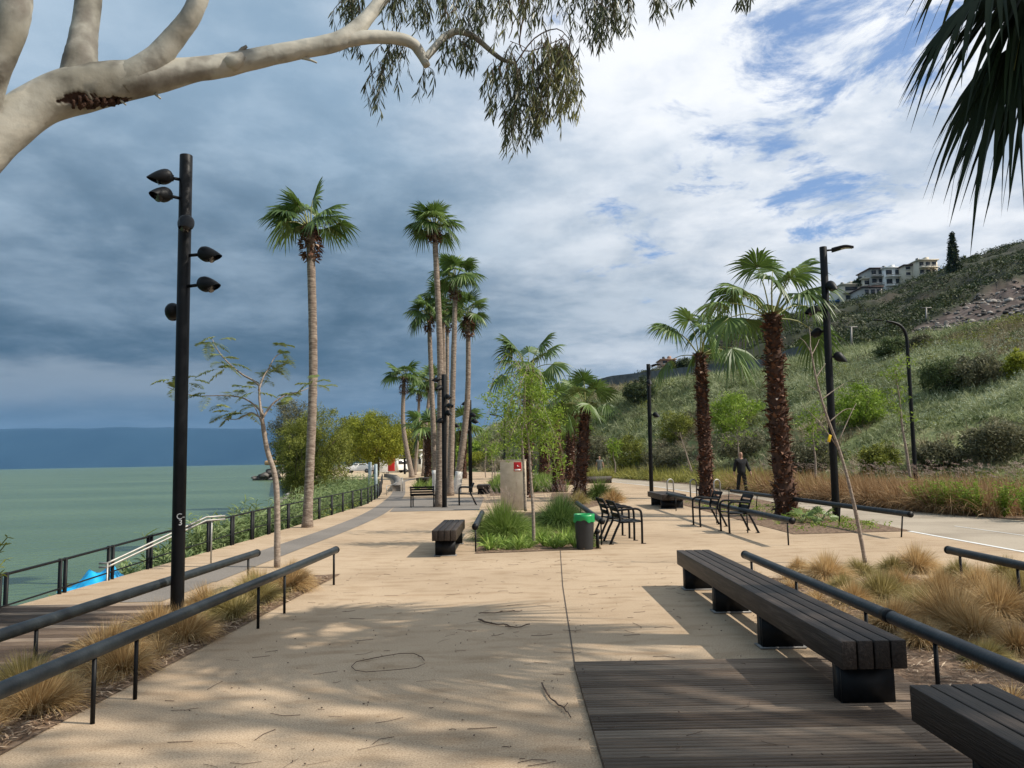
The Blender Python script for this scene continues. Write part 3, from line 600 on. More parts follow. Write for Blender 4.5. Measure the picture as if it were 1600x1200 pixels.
limb([(530, 64, 6.7, 13), (575, 58, 6.8, 11), (620, 60, 6.9, 10), (645, 68, 6.95, 9), (658, 85, 7, 8), (667, 103, 7, 6)], 20, 12)
limb([(664, 92, 7, 6), (678, 76, 7.05, 6.5), (695, 58, 7.1, 6.5), (715, 49, 7.1, 5.5), (740, 57, 7.15, 4.8), (765, 78, 7.2, 4), (785, 93, 7.2, 3.4), (806, 99, 7.2, 2.4)], 26, 10)
for a in [[(372, 88, 6.4, 5), (378, 78, 6.4, 4), (386, 72, 6.4, 2.5)], [(472, 90, 6.6, 3), (483, 93, 6.6, 2.2), (495, 98, 6.6, 1.4)], [(243, 147, 6.2, 2.5), (251, 154, 6.2, 1.5)], [(188, 156, 6.1, 2.5), (197, 164, 6.1, 1.2)], [(345, 90, 6.4, 3), (362, 99, 6.36, 15), (381, 86, 6.36, 6)]]: limb(a, 6, 7, .1)
for Wp in [[tuple(A(150, -160, 6.5)), (-2.6, 6.5, 7.6), (0, 6.0, 8.6), (3, 5.2, 9.2)]]:
    tm.tube(interp(Wp, 20), np.linspace(.13, .03, 20), 8, jit=.05, var=0.)
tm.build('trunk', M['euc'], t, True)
scm = MB(); nn = 70; ang = rg.uniform(0, 1, nn)
for k in range(nn):
    q = rg.beta(1.6, 1.6); ix = Q[:, 0]-0; px = 108+q*80; ci = int(np.argmin([abs(proj0(p)[0]-px) for p in Q[25:70, :3]]))+25; cpt, rad_ = Q[ci, :3], Q[ci, 3]
    T_ = norm(Q[ci+1, :3]-Q[ci-1, :3]); toc = norm(np.array([0, 0, EYE])-cpt); toc = norm(toc-T_*toc.dot(T_)); upv = norm(np.cross(T_, toc)); upv = upv if upv[2] > 0 else -upv
    th = -.45-.80*q+rg.normal(0, .10); nv = toc*math.cos(th)+upv*math.sin(th); L_s = rg.uniform(.012, .045)
    scm.box(cpt+nv*rad_*1.0, (L_s*1.6, L_s*.45, .012+.3*L_s), R=np.array(Vector(tuple(nv)).to_track_quat('Z', 'X').to_matrix()) @ _rz(rg.normal(0, .6)), var=rg.random())
scm.build('bark_scar', M['scar'], t)
lv, tw = MB(), MB()
def spray(p, ln, spread=.12, nleaf=26, lsz=.125, var=.5, dirx=0., diry=0.):
    """a hanging twig with narrow drooping leaves; p top point"""
    e = np.asarray(p)+np.array([dirx+rg.normal(0, spread*.5), diry+rg.normal(0, spread*.5), -ln]); md = (p+e)/2+np.array([rg.normal(0, spread), rg.normal(0, spread), .12*ln])
    P = interp([p, md, e], 9); tw.tube(P, np.linspace(.004, .0012, 9), 4, cap=False)
    q = rg.uniform(.12, 1, nleaf); ii = (q*8).astype(int).clip(0, 7); P0 = P[ii]+(P[ii+1]-P[ii])*(q*8-ii)[:, None]
    D = nrm(rdir(nleaf)*.55+np.array([0, 0, -1.])+np.array([-.1, 0, 0])); Ln = lsz*rg.uniform(.6, 1.25, nleaf)
    blades(lv, P0+D*.01, D, Ln, Ln*rg.uniform(.11, .17, nleaf), rg.uniform(-.1, .2, nleaf), 4, np.clip(rg.normal(var, .2, nleaf), 0, 1), nrm(rdir(nleaf)+1e-3), 'leaf')
def sprays(x0, x1, y0, y1, ln0, ln1, n, Y=(6.9, 7.6), var=.4, nleaf=26, dx=0.):
    n = int(n*1.5); nleaf = int(nleaf*1.25)
    for k in range(n):
        yy_ = rg.uniform(*Y); p = A(rg.uniform(x0, x1), rg.uniform(y0, y1), yy_); spray(p, rg.uniform(ln0, ln1)*yy_/FOC, .08, nleaf, .105, var, dirx=dx)
sprays(528, 560, -60, 5, 60, 100, 12, var=.3); sprays(540, 560, 60, 68, 20, 35, 2, var=.3)
sprays(598, 640, 40, 75, 60, 90, 7, dx=-.12, var=.3); sprays(585, 605, 95, 115, 60, 85, 3, dx=-.05, nleaf=20, var=.3); sprays(638, 644, 70, 85, 50, 60, 1, nleaf=12, var=.25); sprays(662, 668, 100, 108, 45, 55, 2, nleaf=14, var=.35)
sprays(600, 700, -70, -20, 60, 110, 26, var=.35); sprays(690, 760, -60, 30, 50, 95, 16, var=.35); sprays(685, 735, 50, 62, 35, 60, 7, var=.3)
sprays(760, 850, -80, -30, 70, 120, 24, var=.6); sprays(765, 800, 80, 105, 60, 105, 8, var=.35); sprays(795, 850, 60, 120, 90, 140, 22, var=.3); sprays(785, 812, 150, 175, 55, 80, 6, var=.6)
sprays(840, 885, 45, 70, 80, 150, 18, var=.75); sprays(870, 895, 60, 110, 80, 120, 11, var=.75); sprays(835, 845, 130, 165, 60, 75, 4, var=.5)
sprays(880, 985, -60, -10, 50, 95, 26, var=.25); sprays(920, 960, -10, 30, 40, 65, 8, var=.25); sprays(1015, 1065, -40, -15, 35, 55, 6, var=.25); sprays(1160, 1180, -25, -15, 20, 28, 2, var=.2)
for a in [[(660, -70), (690, 0), (705, 40)], [(800, -80), (812, 20), (812, 75)], [(780, -60), (800, 30), (795, 60)], [(840, -50), (812, 75), (880, 60)], [(806, 99), (835, 60), (870, 45), (890, 62)]]:
    tw.tube(interp([A(x, y, 7.2) for x, y in a], 10), np.linspace(.009, .004, 10), 5)
lvo = lv.build('crown', M['eucleaf'], t); tw.build('twig_growth', M['twig'], lvo)

# a second gum tree added out of view, crown shaped to dapple the foreground paving
t = thing('eucalyptus_tree', 'unseen eucalyptus added outside the view to dapple the foreground paving', 'tree', (16.5, -1.5, 0)); tm = MB(); lv, tw = MB(), MB()
top_ = np.array([14.6, .6, 9.5]); tm.tube(interp([(16.5, -1.5, -.1), (16.2, -1.2, 3), (15.2, .2, 7), top_], 20), np.linspace(.42, .2, 20), 12, jit=.03, var=0.)
for k in range(620):
    h = rg.uniform(10.5, 13.5); gx, gy = rg.uniform(-5.5, 3.4), rg.uniform(2.2, 7.8)
    f = mn.noise(Vector((gx*.42+3, gy*.95, 4)))+.30*mn.noise(Vector((gx*1.5, gy*2.4, 9)))
    if f < -.20+.55*max(0, gy-6.9): continue
    p = np.array([gx+h, gy-.2*h, h]); spray(p, rg.uniform(.6, 1.3), .35, 70, .18, .4)
    if k % 9 == 0: tm.tube(interp([top_, (top_+p)/2+np.array([0, 0, .5]), p], 8), np.linspace(.07, .01, 8), 5, var=0.)
tm.build('trunk', M['euc'], t, True); lvo = lv.build('crown', M['eucleaf'], t); tw.build('twig_growth', M['twig'], lvo)
# ------------------------------------------------------------------ lamps
rg = np.random.default_rng(55)
def zto(d):                                                            # rotation taking +Z to direction d
    return np.array(Vector(tuple(d)).to_track_quat('Z', 'Y').to_matrix())
def spot(parent, pole, hd, aim, s=.26, rpole=.07):
    """hooded spotlight: bulbous back, oblique snoot, dark lens, short knuckle arm"""
    m = MB(); R = zto(norm(aim)); pr = [(0.001, 0), (.16, .03), (.29, .12), (.36, .26), (.385, .42), (.38, .6), (.345, .78), (.30, .93), (.285, .96)]
    n = 18; V = []; a = np.arange(n)*2*PI/n; k = len(pr)
    for q, (r, z) in enumerate(pr):
        for x in a: V.append([math.cos(x)*r, math.sin(x)*r, z+(.24*max(0, z-.45)/.5)*(-math.sin(x)*(-1))])
    V = np.array(V)*s; V[:, 2] -= s*.42
    # keep the long lip on the upper side
    if (R @ np.array([0, 1, 0]))[2] < 0: R = R @ _rz(PI)
    V = V @ R.T+hd; i = np.arange(k-1)[:, None]*n; j = np.arange(n)[None, :]; F = np.stack([i+j, i+(j+1) % n, i+n+(j+1) % n, i+n+j], -1).reshape(-1, 4)
    m.add(V, [F]); h = m.build('spotlight', M['black'], parent, True)
    l = MB(); l.lathe([(.0, .5), (.30, .5), (.30, .53), (.0, .53)], (0, 0, 0), 16, cap=False); l.V[0] = l.V[0]*s-np.array([0, 0, s*.1]); l.V[0] = l.V[0] @ R.T+hd; l.build('lens', M['glass_dark'], h)
    b = MB(); d = np.array(hd)-pole; dn = norm(d*np.array([1, 1, 0])); z = hd[2]
    b.tube([pole*np.array([1, 1, 0])+np.array([0, 0, z])+dn*rpole*.8, np.array([hd[0], hd[1], z])-dn*s*.25], .022*s/.26, 8)
    b.tube([np.array([hd[0], hd[1], z])-dn*(s*.33)-np.array([0, 0, .03]), np.array([hd[0], hd[1], z])-dn*(s*.33)+np.array([0, 0, .03])], .03*s/.26, 8)
    b.build('bracket', M['black'], h)
def lamp(label, b, t, r, heads, arm=None, group='black promenade lamp posts', s=.26, name='lamp_post'):
    B = G(*b); T = A(*t, B[1]); L = thing(name, label, 'lamp post', B, 0, group)
    p = MB(); n = 3; p.tube([B-np.array([0, 0, .04]), (B+T)/2, T], r, 20); p.build('pole', M['black'], L, True, bevel=.004)
    pl = MB(); pl.lathe([(r+.0, 0), (r+.035, 0.004), (r+.035, .016), (r+.002, .02)], B, 18, cap=False); pl.build('base_plate', M['black'], L)
    for (x, y, aim, dy) in heads:
        hd = A(x, y, B[1]+dy); spot(L, np.array([B[0]+(T[0]-B[0])*(hd[2]/T[2]), B[1], 0]), hd, aim, s, r)
    if arm:
        (x0, y0), (x1, y1) = arm; a0 = A(x0, y0, B[1]); a1 = A(x1, y1, B[1]-.25); d = a1-a0; l = np.linalg.norm(d); m_ = MB()
        m_.tube([T*np.array([1, 1, 0])+np.array([0, 0, a0[2]-.03]), a0+d*.28-np.array([0, 0, .02])], .025, 8)
        m_.build('arm', M['black'], L, True)
        h = MB(); Q = interp([a0+d*.15-np.array([0, 0, .03]), a0+d*.4, a0+d*.7+np.array([0, 0, .03]), a1], 12); s_ = np.linspace(0, 1, 12); w = np.sin(PI*np.clip(s_*.86+.08, 0, 1))**.6*l*.2; th = .022+.03*(1-s_)
        Sd = norm(np.cross(d, (0, 0, 1)))
        ring = [(1, 0), (.7, 1), (-.7, 1), (-1, 0), (-.7, -1), (.7, -1)]
        V = np.concatenate([[Q[i]+Sd*w[i]*a_+np.array([0, 0, 1])*th[i]*b_ for a_, b_ in ring] for i in range(12)]); i = np.arange(11)[:, None]*6; j = np.arange(6)[None, :]
        h.add(V, [np.stack([i+j, i+(j+1) % 6, i+6+(j+1) % 6, i+6+j], -1).reshape(-1, 4), np.arange(6)[None, :], (np.arange(6)+66)[None, ::-1]]); hh = h.build('lamp_head', M['black'], L, True)
        g = MB(); P = Q[5:11]-np.array([0, 0, .04]); g.strips(P[None], (Sd*w[5:11, None]*.62)[None]); g.build('diffuser', flat('lamp_diffuser', (.5, .5, .48), .3), hh)
    return L, B, T
L1, B1, T1 = lamp('tall black spotlight pole in the left grass strip, nearest lamp to the viewer', (276, 986), (291, 243), .064,
     [(257, 276, (-.6, -.25, -.35), -.12), (256, 304, (-.35, -.8, -.45), -.16), (291, 348, (.15, -.7, -.75), -.22), (322, 397, (.8, -.1, -.4), -.05), (321, 444, (.75, -.2, -.35), -.1), (270, 486, (-.3, .8, -.5), .1)], s=.205)
def text(s_, name, loc, size, mat, parent, rx=PI/2, rz=0, ext=.0015):
    cu = bpy.data.curves.new(name, 'FONT'); cu.body = s_; cu.size = size; cu.extrude = ext; cu.align_x = 'CENTER'; cu.align_y = 'CENTER'; cu.space_line = .75; cu.materials.append(mat)
    to = bpy.data.objects.new('t', cu); C.objects.link(to); bpy.context.view_layer.update(); me = bpy.data.meshes.new_from_object(to); bpy.data.objects.remove(to); o = bpy.data.objects.new(name, me); C.objects.link(o); o.parent = parent; o.location = tuple(np.asarray(loc)-np.array(parent['_o'])); o.rotation_euler = (rx, 0, rz); return o
c = A(284, 812, B1[1]-.067); text('C-\n3', 'lettering', (c[0]-.012, c[1]+.0, c[2]), .08, M['white'], L1, rz=.1)
lamp('tall black lamp post with flat lamp arm beside the largest shaggy palm', (1307, 812), (1286, 386), .09, [(1298, 446, (.2, -.6, -.8), -.18), (1270, 485, (-.7, -.2, -.5), -.1), (1277, 519, (-.3, .7, -.4), .2), (1310, 557, (.5, -.2, -.8), -.05)], arm=((1293, 390), (1334, 386)), s=.3)
lamp('black lamp post with short arm standing by the small far bench', (1018, 772), (1013, 569), .09, [(1014, 597, (.1, -.6, -.7), -.2), (1024, 648, (.5, -.5, -.7), -.05)], arm=((1016, 571), (1032, 570)), s=.3)
lamp('black spotlight pole in front of the clump of slim palms', (694.5, 793), (693.5, 585), .085, [(683, 593, (-.7, -.2, -.4), -.1), (687, 606, (-.5, -.6, -.5), -.18), (699, 620, (.5, -.6, -.4), -.18), (702, 634, (.6, -.6, -.3), -.2), (700, 645, (.5, -.3, -.6), -.1), (689, 657, (-.7, -.2, -.5), -.1)], s=.25)
lamp('black spotlight pole right of the leaning whitewashed palm', (735.5, 769), (733.5, 625), .1, [(728, 630, (-.7, -.2, -.5), -.1), (730, 638, (-.6, -.5, -.4), -.2), (738, 648, (.6, -.5, -.5), -.2), (741, 658, (.7, -.2, -.5), -.1), (730, 673, (-.7, -.2, -.5), -.1)], s=.32)
lamp('slender black pole seen between the trunks of the palm clump', (709.5, 752), (709, 650), .12, [(705, 655, (-.7, -.2, -.5), -.1), (713, 665, (.7, -.2, -.5), -.1)], s=.4)
lamp('thin far lamp pole right of the round yellow green tree', (632.5, 741), (632, 681), .14, [(629, 688, (-.7, -.2, -.5), -.1), (635, 700, (.7, -.2, -.5), -.1)], s=.45)
lamp('thin far lamp pole under the small dark palm', (670, 741), (669.5, 672), .14, [(666, 690, (-.7, -.2, -.5), -.1), (672, 698, (.7, -.2, -.5), -.1)], s=.45)
lamp('dark far lamp pole behind the trio of shaggy palms', (917, 742), (915, 648), .13, [(918, 655, (.7, -.2, -.5), -.1)], s=.35)
def goose(label, bp, pts, Y, r, name='street_lamp'):
    b = A(*bp, Y); b[2] = hill(b[0]/Y, Y)-.1; L = thing(name, label, 'street lamp', b, 0, 'curved neck street lamps on the road side')
    P = np.array([A(x, y, Y) for x, y in pts]); P = np.concatenate([[b], P]); Q = interp(P, 30); m = MB(); m.tube(Q, np.linspace(r, r*.45, 30), 10); m.build('pole', M['black'], L, True)
    h = MB(); d = nrm(Q[-1]-Q[-2]); h.box(Q[-1]+d*.3, (.7*Y/60, .24*Y/60, .09*Y/60), R=np.array(Vector(d).to_track_quat('X', 'Z').to_matrix())); h.build('lamp_head', M['black'], L, bevel=.03)
goose('curved black street lamp standing in front of the grassy slope', (1430, 742), [(1427, 690), (1419, 560), (1416, 525), (1408, 510), (1396, 504), (1385, 502)], 26, .075)
goose('small distant curved street lamp behind the beige cabinet', (788.5, 730), [(788, 700), (788, 662), (786, 654), (781, 650), (776, 649)], 88, .12)
for lab, x, y0, y1, Y in [('pale utility pole on the dark slope below the left houses', 1330, 545, 511, 150), ('pale T shaped pole on the dark slope near the stony scree', 1447, 503, 481, 170)]:
    p0 = hpt(x, y0); p1 = A(x, y1, p0[1]); L = thing('utility_pole', lab, 'pole', p0); m = MB(); m.tube([p0-np.array([0, 0, .5]), p1], .09, 6); m.build('pole', M['alu'], L); m = MB(); m.box(p1, (1.2, .1, .08)); m.build('crossarm', M['alu'], L)
# ------------------------------------------------------------------ benches
def slat_bench(label, x0, y0, y1, legs, w=.41, h=.45, group='backless timber benches', th=.175):
    t = thing('timber_bench', label, 'bench', (x0+w/2, (y0+y1)/2, 0), 0, group); bw = (w-.03)/4
    for k in range(4):
        m = MB(); m.box((x0+bw/2+k*(bw+.01), (y0+y1)/2, h-th/2), (bw, y1-y0, th), var=random.random()); m.build('beam', M['bench'], t, bevel=.006)
    for y in legs:
        m = MB(); hh = h-th; a, b, d = w-.07, .12, .012; cx = x0+w/2
        m.box((cx, y-b/2, hh/2), (a, d, hh)); m.box((cx, y+b/2, hh/2), (a, d, hh)); m.box((cx-a/2+d/2+.0, y, hh/2), (d, b-d-.001, hh)); m.box((cx+a/2-d/2, y, hh/2), (d, b-d-.001, hh)); lg = m.build('leg', M['black'], t)
        m = MB(); m.box((cx, y, .0065+.004), (a+.05, b+.06, .011)); m.build('foot_plate', M['alu'], lg)
    return t
slat_bench('long dark timber bench stretching away beside the right pipe rail', 2.03, 4.95, 9.82, [5.13, 6.7, 8.2, 9.6])
for o_ in []: pass
slat_bench('timber bench cut off by the bottom right corner', 1.98, .2, 4.02, [.6, 2.1, 3.5])
slat_bench('short timber bench alone on the paving left of the central planter', -1.40, 13.15, 15.5, [13.4, 15.2])
slat_bench('short far timber bench at the foot of the armed lamp post', 4.58, 24.0, 26.6, [24.4, 26.1], w=.75)
slat_bench('small dark bench behind the black chair near the palm clump', -1.75, 36.5, 38, [36.8, 37.7], w=.6)
slat_bench('far dark bench beside the green planting left of the clump', -6.0, 47.5, 49.5, [47.9, 49.1], w=.7, h=.6)
def arm_chair():
    t = thing('armchair', 'x', 'chair', (0, 0, 0)); w = .29                # faces -X locally, backrest at +X
    for s in (-1, 1):
        m = MB(); y = s*w; P = interp([(-.25, y, .01), (-.255, y, .3), (-.25, y, .56), (-.215, y, .63), (-.12, y, .655), (.1, y, .64), (.205, y, .63)], 18)
        m.tube(P, .022, 8); m.build('front_leg', M['black'], t, True)
        m = MB(); m.tube(interp([(.36, y, .01), (.25, y, .25), (.165, y, .44), (.21, y, .64), (.29, y, .80)], 16), np.linspace(.024, .02, 16), 8); m.build('back_leg', M['black'], t, True)
        m = MB(); m.tube([(-.25, y, .415), (.17, y, .40)], .014, 8); m.build('side_rail', M['black'], t, True)
        for x in (-.255, .365):
            m = MB(); m.box((x-.02, y, .006), (.09, .04, .012)); m.build('foot', M['black'], t, bevel=.003)
    st_ = MB()
    for k in range(5): st_.box((-.2+k*.085, 0, .425-.004*k), (.068, 2*w-.03, .018))
    st_.build('seat', M['black'], t, bevel=.004)
    bk = MB()
    for k in range(3):
        q = k/2; x = .195+.06*q+.0; z = .53+.115*k; bk.box((x, 0, z), (.018, 2*w-.03, .088), R=np.array(Matrix.Rotation(.38, 3, 'Y')))
    bk.build('backrest', M['black'], t, bevel=.004)
    return t
chair = arm_chair(); bpy.context.view_layer.update()
chairs = [('black metal armchair facing left, nearer of the right hand pair', (4.72, 16.55, 0), .04), ('black metal armchair facing left, farther of the right hand pair', (4.50, 18.15, 0), .04),
          ('black metal armchair facing right just beyond the green lined bin, nearer one', (2.12, 14.95, 0), PI+.1), ('black metal armchair facing right, the one behind beside the central planter', (2.03, 15.95, 0), PI+.1),
          ('lone black armchair facing left near the palm clump', (-1.75, 28.3, 0), .1)]
chair.location = chairs[0][1]; chair.rotation_euler = (0, 0, chairs[0][2]); chair['label'] = chairs[0][0]; chair['group'] = 'black metal armchairs'
for l_, p_, r_ in chairs[1:]: dup(chair, p_, r_, l_)
# bench with a backrest, seen from behind
t = thing('backrest_bench', 'black slatted bench seen from behind at the foot of the tall palms', 'bench', (-3.23, 27.4, 0))
for s in (-1, 1):
    x = -3.23+s*.40; m = MB(); m.tube([(x, 27.28, .01), (x, 27.32, .42), (x, 27.22, .74)], .022, 8); m.build('leg', M['black'], t); m = MB(); m.tube([(x, 27.86, .01), (x, 27.84, .40), (x, 27.3, .41)], .022, 8); m.build('leg', M['black'], t)
m = MB()
for k in range(4): m.box((-3.23, 27.29-.02*k, .46+k*.083), (.86, .022, .062))
m.build('backrest', M['black'], t); m = MB()
for k in range(4): m.box((-3.23, 27.40+.13*k, .42), (.86, .1, .025))
m.build('seat', M['black'], t)
# ------------------------------------------------------------------ pipe rails
RG = 'low black pipe rails round the planters'
def pipe(label, P, posts, r=.046, h=.45, tilt=.0):
    P = [np.array([x, y, h]) for x, y in P]; t = thing('pipe_rail', label, 'railing', (P[0][0], P[0][1], 0), 0, RG); m = MB(); n = len(P)
    Q = interp(P, 4*n) if n > 2 else np.array(P); m.tube(Q, r, 18); m.build('pipe', M['rail'], t, True, bevel=.006)
    for e, d in ((P[0], P[0]-P[1]), (P[-1], P[-1]-P[-2])):
        d = norm(d); m = MB(); m.tube([e-d*.03, e+d*.004], r*1.06, 18); m.build('end_cap', M['black'], t)
    L_ = [0]+list(np.cumsum([np.linalg.norm(P[i+1]-P[i]) for i in range(n-1)]))
    for f in posts:
        s = f; i = max(0, min(n-2, int(np.searchsorted(L_, s)-1))); p = P[i]+(P[i+1]-P[i])*((s-L_[i])/(L_[i+1]-L_[i])); d = norm(P[i+1]-P[i]); sd = np.array([-d[1], d[0], 0])
        m = MB(); m.tube([np.array([p[0], p[1], 0])+sd*tilt, p-np.array([0, 0, r*.6])], .015, 8); po = m.build('post', M['black'], t, True)
    return t
pipe('long pipe rail along the right edge of the left grass strip', [(-2.42, 10.55), (-2.55, 8), (-2.68, 5.5), (-2.78, 3.5), (-2.9, 1)], [.1, 2.0, 2.75, 5.0, 6.1-.6, 7.6, 9])
pipe('pipe rail along the lake side of the left grass strip', [(-3.42, 10.35), (-3.62, 6.2), (-3.8, 1.5)], [.3, 2.3, 4.4, 6.6])
t = pipe('long pipe rail behind the right foreground benches', [(2.72, 9.25), (2.68, 5.6), (2.62, 1.2)], [.25, 1.7, 3.2, 4.2, 6.2]); m = MB(); m.tube([(2.681, 5.72, .45), (2.6815, 5.62, .45)], .0505, 18); m.build('coupling', M['black'], t)
pipe('pipe rail on the path side of the right tuft planter', [(5.18, 9.35), (5.12, 5.5), (5.05, 2)], [.25, 1.3, 3, 4.8])
a, b = G(1043, 772, .45), G(1238, 814, .45); pipe('pipe rail between the chairs and the shaggy palm planter', [b[:2], a[:2]], [.25, 2.6, 5, 7.4, 9.5], r=.055, tilt=.0)
a, b = G(1143, 767, .45), G(1423, 804, .45); pipe('pipe rail between the palm planter and the path', [b[:2], a[:2]], [.3, 3, 5.8, 8.6, 11.4, 13.6], r=.055, tilt=.05)
pipe('short pipe rail at the left edge of the central planter', [(-.70, 13.75), (-.72, 17.3)], [.15, 2.6], r=.055)
pipe('pipe rail at the right edge of the central planter behind the bin', [(1.62, 14.4), (1.66, 20.5)], [.2, 2.5, 5], r=.055)
# ------------------------------------------------------------------ shore fence and handrails
t = thing('shore_fence', 'black metal fence of posts and two rails along the lake edge', 'fence', (-5.95, 9, 0)); fy = []
ht = lambda y: float(np.interp(y, [8, 9.8, 13, 17, 60], [.40, .44, .55, .62, .66]))
def fx(y): return ex(y)+.03
y = 1.2; 
while y < 62: fy.append(y); y += 1.12 if y < 17.5 else (1.55 if y < 40 else 2.0)
for y in fy:
    for dy in ((-.055, .055) if y < 14 else (-.04, .06)):
        m = MB(); hh = ht(y); m.box((fx(y+dy), y+dy, (hh-.5)/2), (.045, .022 if y < 14 else .03, hh+.5)); m.build('post', M['black'], t)
for z, r in ((0, .013), (-.36, .011)):
    m = MB(); Y_ = np.linspace(0, 62, 80); m.tube([(fx(q), q, ht(q)-.02+z) for q in Y_], r if z else .018, 6); m.build('rail', M['black'], t, True)
m = MB()
for q in (-.13, -.25): 
    Y_ = np.linspace(17, 62, 60); m.tube([(fx(v), v, ht(v)-.02+q) for v in Y_], .006, 5)
m.build('wires', M['black'], t)
t = thing('stair_handrail', 'stainless double handrail sloping down towards the lake', 'handrail', G(330, 868)); r0, r1 = A(168, 880, 11.2), A(352, 806, 13.0)
for d in (0, .055):
    m = MB(); P = [r0+np.array([-.12, 0, -d]), r0+np.array([.0, 0, -d]), A(176, 876, 11.25)-np.array([0, 0, d]), A(322, 808, 12.9)-np.array([0, 0, d]), r1-np.array([0, 0, d])]; m.tube(P, .016, 8); m.build('rail', M['steel'], t, True)
for p in (A(168, 880, 11.2), A(331, 807, 12.95)):
    m = MB(); m.tube([(p[0], p[1], .003 if p[1] > 12 else -.5), p], .014, 8); m.build('post', M['steel'], t)
t = thing('far_handrail', 'thin steel handrail by the curved bench wall', 'handrail', (-5.4, 36, 0)); m = MB(); pa, pb, pc = G(604, 774), G(629, 768), G(620, 744)
m.tube(interp([pa+[0, 0, .45], A(616, 756, pb[1]*.93), A(629, 746, pb[1])], 8), .02, 6); m.build('rail', M['steel'], t); m = MB(); m.tube([pa, pa+[0, 0, .47]], .02, 6); m.build('post', M['steel'], t); m = MB(); m.tube([pb, A(629, 746, pb[1])], .02, 6); m.build('post', M['steel'], t)
# curved low wall by the lake
t = MB(); arc = interp([G(600, 745)[:2], G(612, 748)[:2], G(618, 756)[:2], G(613, 768)[:2]], 14); Pa = np.c_[arc, np.full(14, .0)]
V = np.concatenate([Pa, Pa+[0, 0, .34], Pa+[.45, 0, .34], Pa+[.45, 0, 0]]); i = np.arange(13)
t.add(V, [np.concatenate([np.stack([i+14*k, i+1+14*k, i+1+14*(k+1), i+14*(k+1)], 1) for k in range(3)]), np.array([[0, 14, 28, 42], [13, 27, 41, 55]])]); tag(t.build('curved_wall', M['strip'], origin=tuple(map(float, Pa[0]))), 'low curved concrete seat wall where the promenade bends', 'wall')
# ------------------------------------------------------------------ bin, cabinet, hoops, tarp
B = G(914, 858); t = thing('litter_bin', 'black litter bin lined with a bright green bag at the planter corner', 'litter bin', B)
m = MB(); m.lathe([(.145, .0), (.15, .03), (.178, .56), (.18, .6), (.165, .6), (.15, .1), (0, .09)], B, 28, cap=False); m.build('bin_body', flat('bin_plastic', (.022, .024, .026), .5), t, True)
m = MB(); n = 40; a = np.arange(n)*2*PI/n; V = []
for z, r, w in ((.50, .187, .008), (.535, .190, .005), (.58, .186, .002), (.625, .183, .003), (.62, .165, .006), (.5, .155, .008)):
    ph = rg.uniform(0, 6); rr = r+w*np.sin(a*7+ph)+w*.7*np.sin(a*13+ph); zz = z+(.022*np.sin(a*3+1)+.012*np.sin(a*8+2) if z < .52 else 0)
    V.append(np.stack([B[0]+np.cos(a)*rr, B[1]+np.sin(a)*rr, np.full(n, B[2])+zz], 1))
V = np.concatenate(V); i = np.arange(5)[:, None]*n; j = np.arange(n)[None, :]; m.add(V, [np.stack([i+j, i+(j+1) % n, i+n+(j+1) % n, i+n+j], -1).reshape(-1, 4)]); m.build('bag', M['green_bag'], t, True)
m = MB(); m.tube([B+[.235, .06, 0], B+[.235, .06, .30]], .03, 10); m.tube([B+[.235, .06, .30], B+[.235, -.02, .31]], .045, 12); m.build('bollard', M['black'], t, True)
cb = G(803, 797); t = thing('utility_cabinet', 'beige plastered service cabinet with a red sign behind the planter', 'cabinet', cb); Rz = _rz(-.16)
m = MB(); m.box(cb+[0, .2, .79], (.80, .42, 1.58), R=Rz); m.build('housing', M['cream'], t, bevel=.01)
m = MB(); m.box(cb+[.0, .2, 1.595], (.83, .45, .03), R=Rz); m.build('lid', M['cream'], t, bevel=.006)
m = MB(); f = lambda x, z, d: cb+Rz @ np.array([x, d, 0])+np.array([0, .2, z]); sx_ = .18
m.box(f(sx_, 1.39, -.2175), (.25, .012, .29), R=Rz); sg = m.build('sign', M['red'], t, bevel=.006)
m = MB(); m.box(f(sx_, 1.285, -.226), (.19, .004, .05), R=Rz); m.tube([f(sx_, 1.385, -.226), f(sx_, 1.44, -.226)], .014, 6); m.box(f(sx_+.03, 1.40, -.226), (.05, .004, .014), R=Rz); m.build('sign_symbol', M['white'], sg)
t0_ = MB(); hc = G(1048, 777)
hoop = thing('bike_hoop', 'stainless bike hoop just right of the armed lamp post', 'bike hoop', (0, 0, 0), 0, 'stainless bike hoops'); P = [(-.16, 0, -.02), (-.16, 0, .5)]+[(-.16*math.cos(x), 0, .56+.16*math.sin(x)) for x in np.linspace(.2, PI-.2, 9)]+[(.16, 0, .5), (.16, 0, -.02)]
m = MB(); m.tube(P, .028, 10); m.build('hoop', M['steel'], hoop, True)
hoop.location = tuple(hc); hoop.rotation_euler = (0, 0, .5)
dup(hoop, G(1084, 778), .5, 'stainless bike hoop immediately left of the shaggy palm by the chairs'); dup(hoop, G(1121, 779), .5, 'stainless bike hoop immediately right of the shaggy palm by the chairs')
bc = A(165, 905, 12.6); m = MB(); n = 26; gx, gy = np.meshgrid(np.linspace(-1, 1, n), np.linspace(-1, 1, n)); rr_2 = np.hypot(gx, gy)
zz = .30*np.clip(1-rr_2**1.6, 0, 1)*(1+.25*np.sin(gx*9+gy*4))+.03*np.sin(gx*17)*np.sin(gy*13); V = np.stack([gx.ravel()*.55, gy.ravel()*.40, zz.ravel()], 1)+[bc[0], bc[1], -.30]; i = np.arange(n-1)[:, None]*n; j = np.arange(n-1)[None, :]
m.add(V, [np.stack([i+j, i+j+1, i+n+j+1, i+n+j], -1).reshape(-1, 4)]); tag(m.build('tarpaulin', flat('blue_plastic', (.01, .38, .72), .4), smooth=False, origin=(float(bc[0]), float(bc[1]), -.30)), 'crumpled bright blue tarpaulin beside the foot of the steel handrail', 'tarpaulin')
